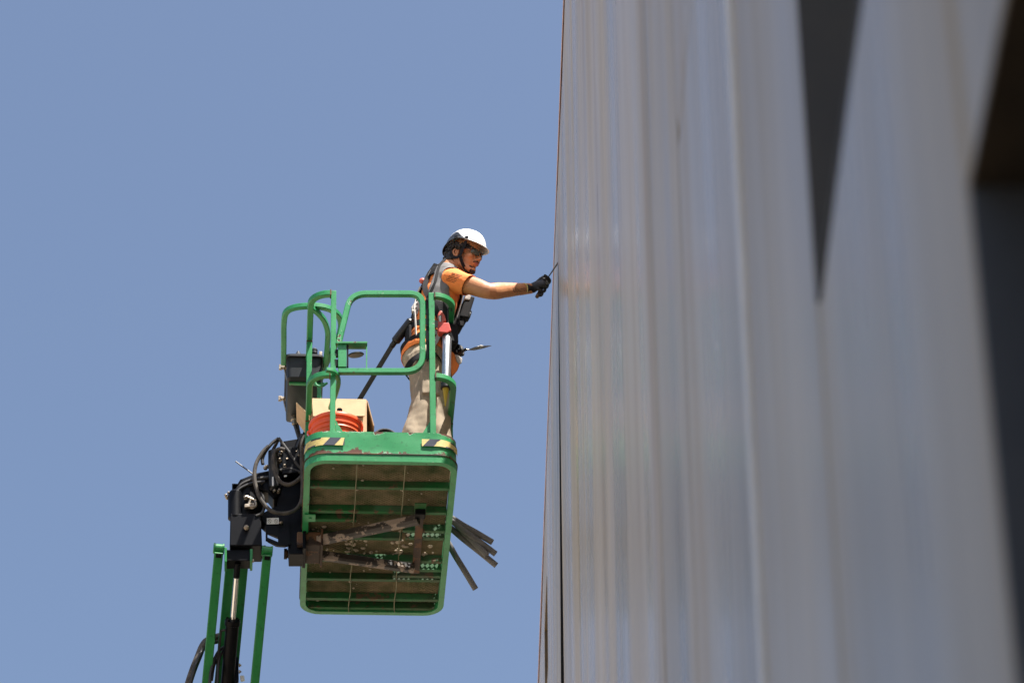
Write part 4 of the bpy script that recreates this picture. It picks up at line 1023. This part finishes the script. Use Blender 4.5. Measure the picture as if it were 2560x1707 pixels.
solid(sh, -.003)

# harness vest over the shirt
mb = MB()
chain(mb, [wai + PW * -.01, wai.lerp(che, .5), che, upp, upp.lerp(nek, .30)], [(.166, .124), (.176, .130), (.190, .140), (.178, .118), (.125, .095)], TR)
chain(mb, [upp.lerp(shR, .35), upp.lerp(shR, .80)], [(.088, .098), (.082, .090)], PW); chain(mb, [upp.lerp(shL, .35), upp.lerp(shL, .80)], [.09, .085], PW)
ve = fused(mb, 'harness_vest', ['vest_grey', 'vest_black', 'strap_white'], man, .006, 5, lambda p, n: .002 * noise.noise(p * 22) + .003 * noise.noise(p * 9))
AX = (nek - wai).normalized()
def tors(p):
    t = (p - wai).dot(AX) / (nek - wai).length; c = wai + AX * (p - wai).dot(AX); d = p - c
    return t, math.degrees(math.atan2(d.dot(TR), d.dot(TF)))       # height, angle: 0 front, 90 right side, 180 back
def armhole(p, n):
    d = p - (shR + TF * .045 - PW * .065 + TR * .03); t, a = tors(p)
    e = (V((d.dot(TF) / .075, (d.dot(AX)) / .150, 0))).length
    return e < 1 and 10 < a < 125 and t > .25
def armholeR(p, n): 
    d = p - shR; return abs(d.dot(PV)) < .075 and d.dot(TR) > .012 and V((d.dot(TF), d.dot(AX), 0)).length < .115
def armholeL(p, n):
    d = p - shL; return d.dot(TR) < -.012 and V((d.dot(TF), d.dot(AX), 0)).length < .115
cut(ve, [lambda p, n: 126 < tors(p)[1] < 168 and .10 < tors(p)[0] < .70, armhole, armholeR, armholeL, lambda p, n: (p - wai).dot(AX) < (.055 if abs(tors(p)[1]) > 70 else -.015), lambda p, n: (p - nek).length < .060])
org = ORG[ve.name]
for f in ve.data.polygons:
    p = f.center + org; t, a = tors(p); a = abs(a); m = 1
    if 84 < a < 128 and t > .30: m = 0
    if t < .52 and t > .20 and 40 < a < 105 and (t - .20) * 260 > a - 60: m = 0
    if 12 < a < 24 and t > .2: m = 0
    if 150 < a < 158 and t > .35: m = 2
    if .02 < t < .06: m = 0
    f.material_index = m
solid(ve, .005)
def band(c, ax, rads, w, name, m, n=40, ref=None, th=.0022, wob=0.0):
    """closed strap round an ellipse: ax = plane normal, rads along ref and across"""
    ax = V(ax).normalized(); X = (ref - ax * ref.dot(ax)).normalized(); Y = ax.cross(X); mb = MB()
    mb.sweep([V(c) + X * rads[0] * math.cos(2 * math.pi * k / n) + Y * rads[1] * math.sin(2 * math.pi * k / n) + ax * wob * math.sin(4 * math.pi * k / n) for k in range(n)], sqr(w, th, .0006), ax, loop=True)
    return mb.build(name, m, man, smooth=True, angle=40)
band(wai + PW * -.005, AX, (.172, .130), .024, 'belt', 'vest_black', ref=TR)
band(pel + PW * .075, (PW + TF * -.15), (.176, .134), .018, 'belt', 'vest_black', ref=TR, wob=.008)
band(hipR - PW * .035 + TF * .0, (PW * .80 + PU * -.42 + PV * .2), (.120, .108), .021, 'leg_strap', 'vest_black', ref=PU)
band(hipL - PW * .035, (PW * .80 + PU * -.42 - PV * .2), (.120, .108), .021, 'leg_strap', 'vest_black', ref=PU)
def strap(pts, w, name, m, ref, th=.003):
    mb = MB(); mb.sweep(spline(pts, 6), sqr(th, w, .0008), ref); return mb.build(name, m, man, smooth=True, angle=40)
def tp(t, a, off=0.0):     # point on the torso skin
    A = [(0, .172, .130), (.45, .193, .142), (.8, .180, .120), (1, .12, .10)]
    for q in range(3):
        if t <= A[q + 1][0] or q == 2:
            k = (t - A[q][0]) / (A[q + 1][0] - A[q][0]); rr = A[q][1] + (A[q + 1][1] - A[q][1]) * k; rf = A[q][2] + (A[q + 1][2] - A[q][2]) * k; break
    ce = [wai, che, upp, nek]; tt = [0, (che - wai).dot(AX) / (nek - wai).length, (upp - wai).dot(AX) / (nek - wai).length, 1.0]
    for q in range(3):
        if t <= tt[q + 1] or q == 2: c = ce[q].lerp(ce[q + 1], (t - tt[q]) / (tt[q + 1] - tt[q])); break
    return c + TF * (rf + off) * math.cos(R(a)) + TR * (rr + off) * math.sin(R(a))
strap([tp(.92, 150, .004), tp(.7, 158, .006), tp(.45, 140, .006), tp(.2, 105, .006), tp(.02, 80, .008)], .017, 'harness_strap', 'vest_black', TR + TF * -.6)
strap([tp(.95, 120, .004), tp(.8, 128, .008), tp(.55, 122, .008), tp(.35, 128, .008)], .008, 'harness_strap', 'vest_black', TR)
strap([tp(.88, 22, .01), tp(.6, 24, .012), tp(.3, 22, .012), tp(.0, 20, .012)], .018, 'harness_strap', 'vest_grey', TF)
strap([tp(.60, 165, .02), tp(.5, 172, .012), tp(.3, 165, .012), tp(.1, 150, .010), tp(-.2, 130, .012)], .012, 'harness_strap', 'strap_white', TF * -1)  # pale strap, the sunlit edge of his back put into its colour
strap([tp(.02, 70, .012), tp(-.12, 66, .018), hipR + TR * .12 + TF * .0, hipR + TR * .115 - PW * .06 - TF * .04], .016, 'harness_strap', 'vest_black', TR)
mb = MB(); p = tp(.72, 172, .018); mb.sphere(p, .022, .018, .020, seg=10, rn=8); mb.build('harness_pad', 'salmon', man, smooth=True)
# front pouches and buckles
mb = MB(); c = tp(.36, 12, .045); mb.box(c, .030, .060, .085, (TF, TR, AX)); mb.box(c - AX * .10 - TF * .01, .026, .05, .05, (TF, TR, AX)); mb.box(c + TF * .034 - AX * .03, .010, .03, .03, (TF, TR, AX)); mb.build('chest_pouch', 'vest_black', man, bevel=.014)
mb = MB(); mb.box(tp(.50, 22, .04), .018, .03, .030, (TF, TR, AX)); mb.build('chest_pouch', 'strap_white', man, bevel=.006)
mb = MB(); mb.box(tp(.27, 20, .085), .010, .010, .012, (TF, TR, AX)); mb.build('buckle', 'black_plastic', man, bevel=.003)
mb = MB(); mb.box(tp(-.12, 40, .03), .05, .045, .075, (TF, TR, PW)); mb.build('tool_pouch', 'vest_black', man, bevel=.016)
mb = MB(); mb.box(tp(-.10, 165, .004), .010, .05, .055, (TF, TR, PW)); mb.build('hip_pad', 'vest_black', man, bevel=.008)
mb = MB(); mb.prism([Lv(x, y, .40) for x, y in ((1124, 876), (1134, 884), (1149, 912), (1143, 926), (1130, 941), (1122, 915))], PV * .014); mb.build('cloth_rag', 'shirt', man, bevel=.008)
mb = MB(); mb.prism([Lv(x, y, .385) for x, y in ((1137, 886), (1146, 889), (1156, 896), (1154, 908), (1147, 911), (1141, 903))], PV * .007); mb.build('pouch_flap', 'strap_white', man, bevel=.006)

# gloves: palm, thumb and four curled fingers closed on a handle
def glove(wr, fw, ax0, ax1, back, thumb_up, par, name):
    """wr wrist, fw forearm direction, ax0->ax1 handle axis from little finger to index side, back = direction from the axis to the knuckles"""
    mb = MB(); A = (ax1 - ax0).normalized(); mid = (ax0 + ax1) / 2
    B = (back - A * back.dot(A)).normalized(); C = A.cross(B)
    if C.dot(fw) < 0: C = -C
    palm = [wr - fw * .055, wr - fw * .02, wr + fw * .015, wr.lerp(mid + B * .022 - C * .012, .6), mid + B * .026 - C * .004]
    chain(mb, palm, [(.037, .033), (.034, .030), (.036, .030), (.040, .026), (.040, .018)], A)
    for k in range(4):
        c = ax0.lerp(ax1, .12 + .25 * k); rr = (.0100, .0112, .0118, .0112)[k]; rad = (.021, .0235, .0245, .0235)[k]
        pts = [c + B * (rad + .006) - C * .020] + [c + (B * math.cos(R(t)) + C * math.sin(R(t))) * rad for t in (15, 60, 110, 160, 205)]
        chain(mb, spline(pts, 3), [rr * (1 - .012 * q) for q in range(len(spline(pts, 3)))], A, 10)
    t0 = wr + fw * .02 + A * .028; t1 = ax1.lerp(ax0, .10) - C * .026 + B * .004; t2 = ax1 + A * .006 - C * .004 - B * .020; t3 = ax1 + A * .002 + C * .014 - B * .022
    chain(mb, spline([t0, t1, t2, t3], 4), [.0165, .016, .0155, .015, .0145, .014, .0135, .013, .0125, .012, .0115, .011, .0105][:13], A, 10)
    return fused(mb, name, 'glove', par, .0028, 3)
axA, axB = Lv(1343, 741, .315), Lv(1369, 695, .395)
fwR = (wrR - elR).normalized()
g1 = glove(wrR, fwR, axA.lerp(axB, .08), axA.lerp(axB, .98), (PW * .55 + PU * .35 - PV * .75), True, man, 'glove')
mb = MB(); e = wrR - fwR * .058; Xr = (PW - fwR * PW.dot(fwR)).normalized(); Yr = fwR.cross(Xr)
mb.sweep([e + Xr * .0345 * math.cos(2 * math.pi * k / 28) + Yr * .0375 * math.sin(2 * math.pi * k / 28) for k in range(28)], circ(.0034, 6), fwR, loop=True); mb.build('glove_cuff', 'cuff_edge', man, smooth=True)
# left hand on the trowel
axC, axD = Lv(1128, 888, .475), Lv(1156, 877, .43)
fwL = (wrL - elL).normalized()
glove(wrL, fwL, axC, axD, (PW * .35 + PU * .75 + PV * .3), True, man, 'glove')

# flat print, wrapped on the surface below it: tattoo, glove lettering, flag on the sleeve
def bvh(o):
    dg = bpy.context.evaluated_depsgraph_get(); dg.update(); return BVHTree.FromObject(o, dg), ORG[o.name]
def wrap(pts2, faces, origin, X, Y, target, name, m, lift_=.0009, parent=None):
    t, org = bvh(target); N = X.cross(Y).normalized(); vs_ = []
    for x, y in pts2:
        p = origin + X * x + Y * y; hit = t.ray_cast(p + N * .25 - org, -N)
        vs_.append((hit[0] + org + N * lift_) if hit[0] is not None else p)
    mb = MB(); mb.add(vs_, faces); return mb.build(name, m, parent or man)
def text_mesh(s, size):
    cu = bpy.data.curves.new('t', 'FONT'); cu.body = s; cu.size = size; cu.align_x = 'CENTER'; cu.align_y = 'CENTER'; cu.resolution_u = 3
    o = bpy.data.objects.new('t', cu); scene.collection.objects.link(o); dg = bpy.context.evaluated_depsgraph_get()
    me = bpy.data.meshes.new_from_object(o.evaluated_get(dg)); r = ([(v.co.x, v.co.y) for v in me.vertices], [tuple(p.vertices) for p in me.polygons])
    bpy.data.objects.remove(o); return r
view = (CAM - elR).normalized()
xd = (fwR + PW * .03).normalized(); yd = (PW * .9 - PV * .45); yd = (yd - xd * yd.dot(xd)).normalized()
pp, ff = text_mesh('Ubuntu', .044); to = elR.lerp(wrR, .66) - PW * .006
wrap(pp, ff, to, xd, yd, body, 'tattoo', 'tattoo')
pp, ff = text_mesh('PU 10', .013); gx = (axB - wrR).normalized(); gy = (PW * .75 - PV * .6 - gx * (PW * .75 - PV * .6).dot(gx)).normalized()
gx2 = (gx * .8 - gy * .6).normalized(); gy2 = (gy * .8 + gx * .6).normalized(); go_ = wrR.lerp(axB, .62) + PW * .012
for k, s in enumerate(('IIII', 'X8IL', 'GP II')):
    pp, ff = text_mesh(s, .020); wrap(pp, ff, go_ - gy2 * (.017 * k - .014), gx2, gy2, g1, 'glove_print', 'white_label', .0006)
sx = (dR + PW * .0).normalized(); sy = (PW * .85 - PV * .55); sy = (sy - sx * sy.dot(sx)).normalized(); so = shR.lerp(elR, .18) + PW * .03
for k in range(6):
    for q, (x0, x1) in enumerate(((-.040, -.012), (-.008, .034)) if k % 2 == 0 else ((-.034, .000), (.004, .030))):
        y = .026 - .0105 * k; n = 8; pts = [(x0 + (x1 - x0) * i / n + y * .5, y + .0006 * math.sin(i + k)) for i in range(n + 1)] + [(x0 + (x1 - x0) * i / n + y * .5, y + .0042 + .0006 * math.sin(i + k)) for i in range(n + 1)]
        wrap(pts, [(i, i + 1, n + 2 + i, n + 1 + i) for i in range(n)], so, sx, sy, sh, 'sleeve_print', 'shirt_print', .0012)

# ------------------------------------------------------------------ tools
# narrow spatula touching the wall joint
tip = Wd(1394.5, 658, .004); sp = thing('spatula', 'narrow dark spatula held against the wall joint by the outstretched hand', 'spatula', axA)
mb = MB(); d = (axB - axA).normalized(); mb.tube([axA - d * .004, axA, axA.lerp(axB, .5), axB], lambda t: .0125 - .002 * t, 12); mb.build('handle', 'rusty_black', sp, smooth=True)
mb = MB(); dd = (tip - axB); s2 = V((0, 1, 0)); nrm = dd.cross(s2).normalized()
mb.hexa([axB - s2 * .004 - nrm * .0075, axB + s2 * .004 - nrm * .0075, tip + s2 * .014 - nrm * .0016, tip - s2 * .014 - nrm * .0016, axB - s2 * .004 + nrm * .0075, axB + s2 * .004 + nrm * .0075, tip + s2 * .014 + nrm * .0016, tip - s2 * .014 + nrm * .0016]); mb.build('blade', 'blade', sp)
# trowel in the other hand
t0, t1 = axC, axD; tw = thing('trowel', 'pointing trowel with grey caulk on its blade, held low at the hip', 'trowel', axC)
d = (t1 - t0).normalized(); mb = MB(); mb.tube([t0 - d * .02, t0.lerp(t1, .5), t1 + d * .012], lambda t: .012 - .002 * t, 12); mb.build('handle', 'rusty_black', tw, smooth=True)
mb = MB(); mb.tube([t1 + d * .010, t1 + d * .030], .0095, 12); mb.build('ferrule', 'black_plastic', tw, smooth=True)
e0 = Lv(1172, 874, .42); e1 = Lv(1229, 864, .42); mb = MB(); mb.tube([t1 + d * .028, e0], .0042, 8); mb.build('shank', 'zinc', tw, smooth=True)
dd = (e1 - e0).normalized(); sy = PV * .9 + PW * .25; sy = (sy - dd * sy.dot(dd)).normalized(); nn = dd.cross(sy) * .0012
outl = [e0 - sy * .006, e0.lerp(e1, .25) - sy * .030, e0.lerp(e1, .6) - sy * .026, e1, e0.lerp(e1, .6) + sy * .026, e0.lerp(e1, .25) + sy * .030, e0 + sy * .006]
mb = MB(); mb.prism(outl, nn); mb.build('blade', 'blade', tw)
mb = MB()
for k, (t, s) in enumerate(((.46, .009), (.53, .011), (.60, .008), (.40, .007))): mb.sphere(e0.lerp(e1, t) + PW * .006 - sy * .004 * (k % 2), s * 1.2, s, s * .8, seg=10, rn=7)
mb.build('caulk_blob', 'caulk', tw, smooth=True)
# sausage gun hung inside the corner
ga, gb = Lv(1117.5, 838, .13), Lv(1114.5, 964, .13); gd = (gb - ga).normalized()
gn = thing('caulking_gun', 'red caulking gun with silver barrel and yellow nozzle, hung upright at the right post', 'caulking gun', Lv(1112, 1018, .13))
ln = (gb - ga).length
mb = MB(); mb.lathe(ga, gd, [(.0275, .01), (.0285, .012), (.0285, ln - .01)], 28); mb.build('barrel', 'alu', gn, smooth=True, angle=30)
mb = MB(); mb.lathe(ga, gd, [(.022, -.012), (.031, -.010), (.031, .016), (.028, .018), (.028, .028), (.0278, .03)], 28); mb.build('rear_cap', 'black_plastic', gn, smooth=True, angle=30)
mb = MB(); mb.lathe(gb, gd, [(.028, -.016), (.033, -.014), (.033, .020), (.030, .022), (.015, .024)], 28); mb.build('front_cap', 'black_plastic', gn, smooth=True, angle=30)
mb = MB(); mb.lathe(gb, gd, [(.0195, .022), (.0185, .03), (.008, .115), (.005, .135), (.004, .150)], 20); mb.build('nozzle', 'nozzle', gn, smooth=True, angle=30)
G2 = lambda x, y, v=.12: Lv(x, y, v)
mb = MB(); mb.prism([G2(1093, 826), (G2(1097, 806)), G2(1108, 812), G2(1122, 812), G2(1128, 832), G2(1118, 838), G2(1096, 836)], PV * .026); mb.build('gear_housing', 'red_tool', gn, bevel=.006)
mb = MB(); mb.prism([G2(1096, 812), G2(1094, 790), G2(1098, 781), G2(1104, 780), G2(1112, 792), G2(1116, 806), G2(1106, 812)], PV * .020); mb.build('grip', 'salmon', gn, bevel=.007)
mb = MB(); mb.prism([G2(1095, 794), G2(1104, 793), G2(1104, 815), G2(1097, 815)], PV * .024); mb.build('battery', 'black_plastic', gn, bevel=.003)
mb = MB(); mb.prism([G2(1096, 796), G2(1102, 795), G2(1102, 812), G2(1098, 812)], PV * .0255); mb.build('battery_label', 'white_label', gn)
mb = MB(); mb.tube([G2(1120, 776), G2(1119, 812)], .006, 8); mb.tube(spline([G2(1120, 778), G2(1122, 770), G2(1128, 770), G2(1129, 778)], 4), .0035, 6); mb.build('hook_rod', 'black_plastic', gn, smooth=True)
# self retracting lanyard from the harness to the platform
la, lb, lc, ld, le = Lv(1040, 770, .33), Lv(1030, 800, .335), Lv(987, 855, .40), Lv(979, 866, .42), Lv(893, 1008, .60)
ly = thing('lanyard', 'black fall arrest lanyard running from the worker down behind the box', 'lanyard', L(.30, .86, FLW + .02))
def tube_(pts, r, nm, m, par=ly): mb = MB(); mb.tube(pts, r, 12); mb.build(nm, m, par, smooth=True)
tube_([lb, lb.lerp(lc, .06), lb.lerp(lc, .5), lb.lerp(lc, .94), lc], lambda t: .030 if .05 < t < .95 else .022, 'shock_absorber', 'black_plastic')
tube_([lc, ld], .018, 'sleeve', 'rubber'); tube_([la.lerp(lb, .4), lb], .014, 'connector', 'rubber')
endp = L(.30, .86, FLW + .02)
mb = MB(); mb.sweep([ld, le, le.lerp(endp, .5), endp], sqr(.0035, .0155, .001), PV); mb.build('webbing', 'rubber', ly)
mb = MB(); pl = [Lv(x, y, .325) for x, y in ((1030, 782), (1028, 770), (1036, 758), (1047, 752), (1050, 764), (1046, 784), (1040, 792))]; mb.prism(pl, PV * .012); mb.build('connector_plate', 'alu_cast', ly, bevel=.005) if 'alu_cast' in M else mb.build('connector_plate', 'strap_white', ly, bevel=.005)
mb = MB(); mb.lathe(Lv(1033, 779, .312), -PV, [(.012, -.01), (.012, .006), (.009, .008)], 14); mb.build('rivet', 'zinc', ly, smooth=True)
for x, y in ((1042, 760), (1040, 770), (1044, 776)):
    mb = MB(); mb.lathe(Lv(x, y, .314), -PV, [(.0045, -.01), (.0045, .004)], 8); mb.build('rivet', 'black_plastic', ly)
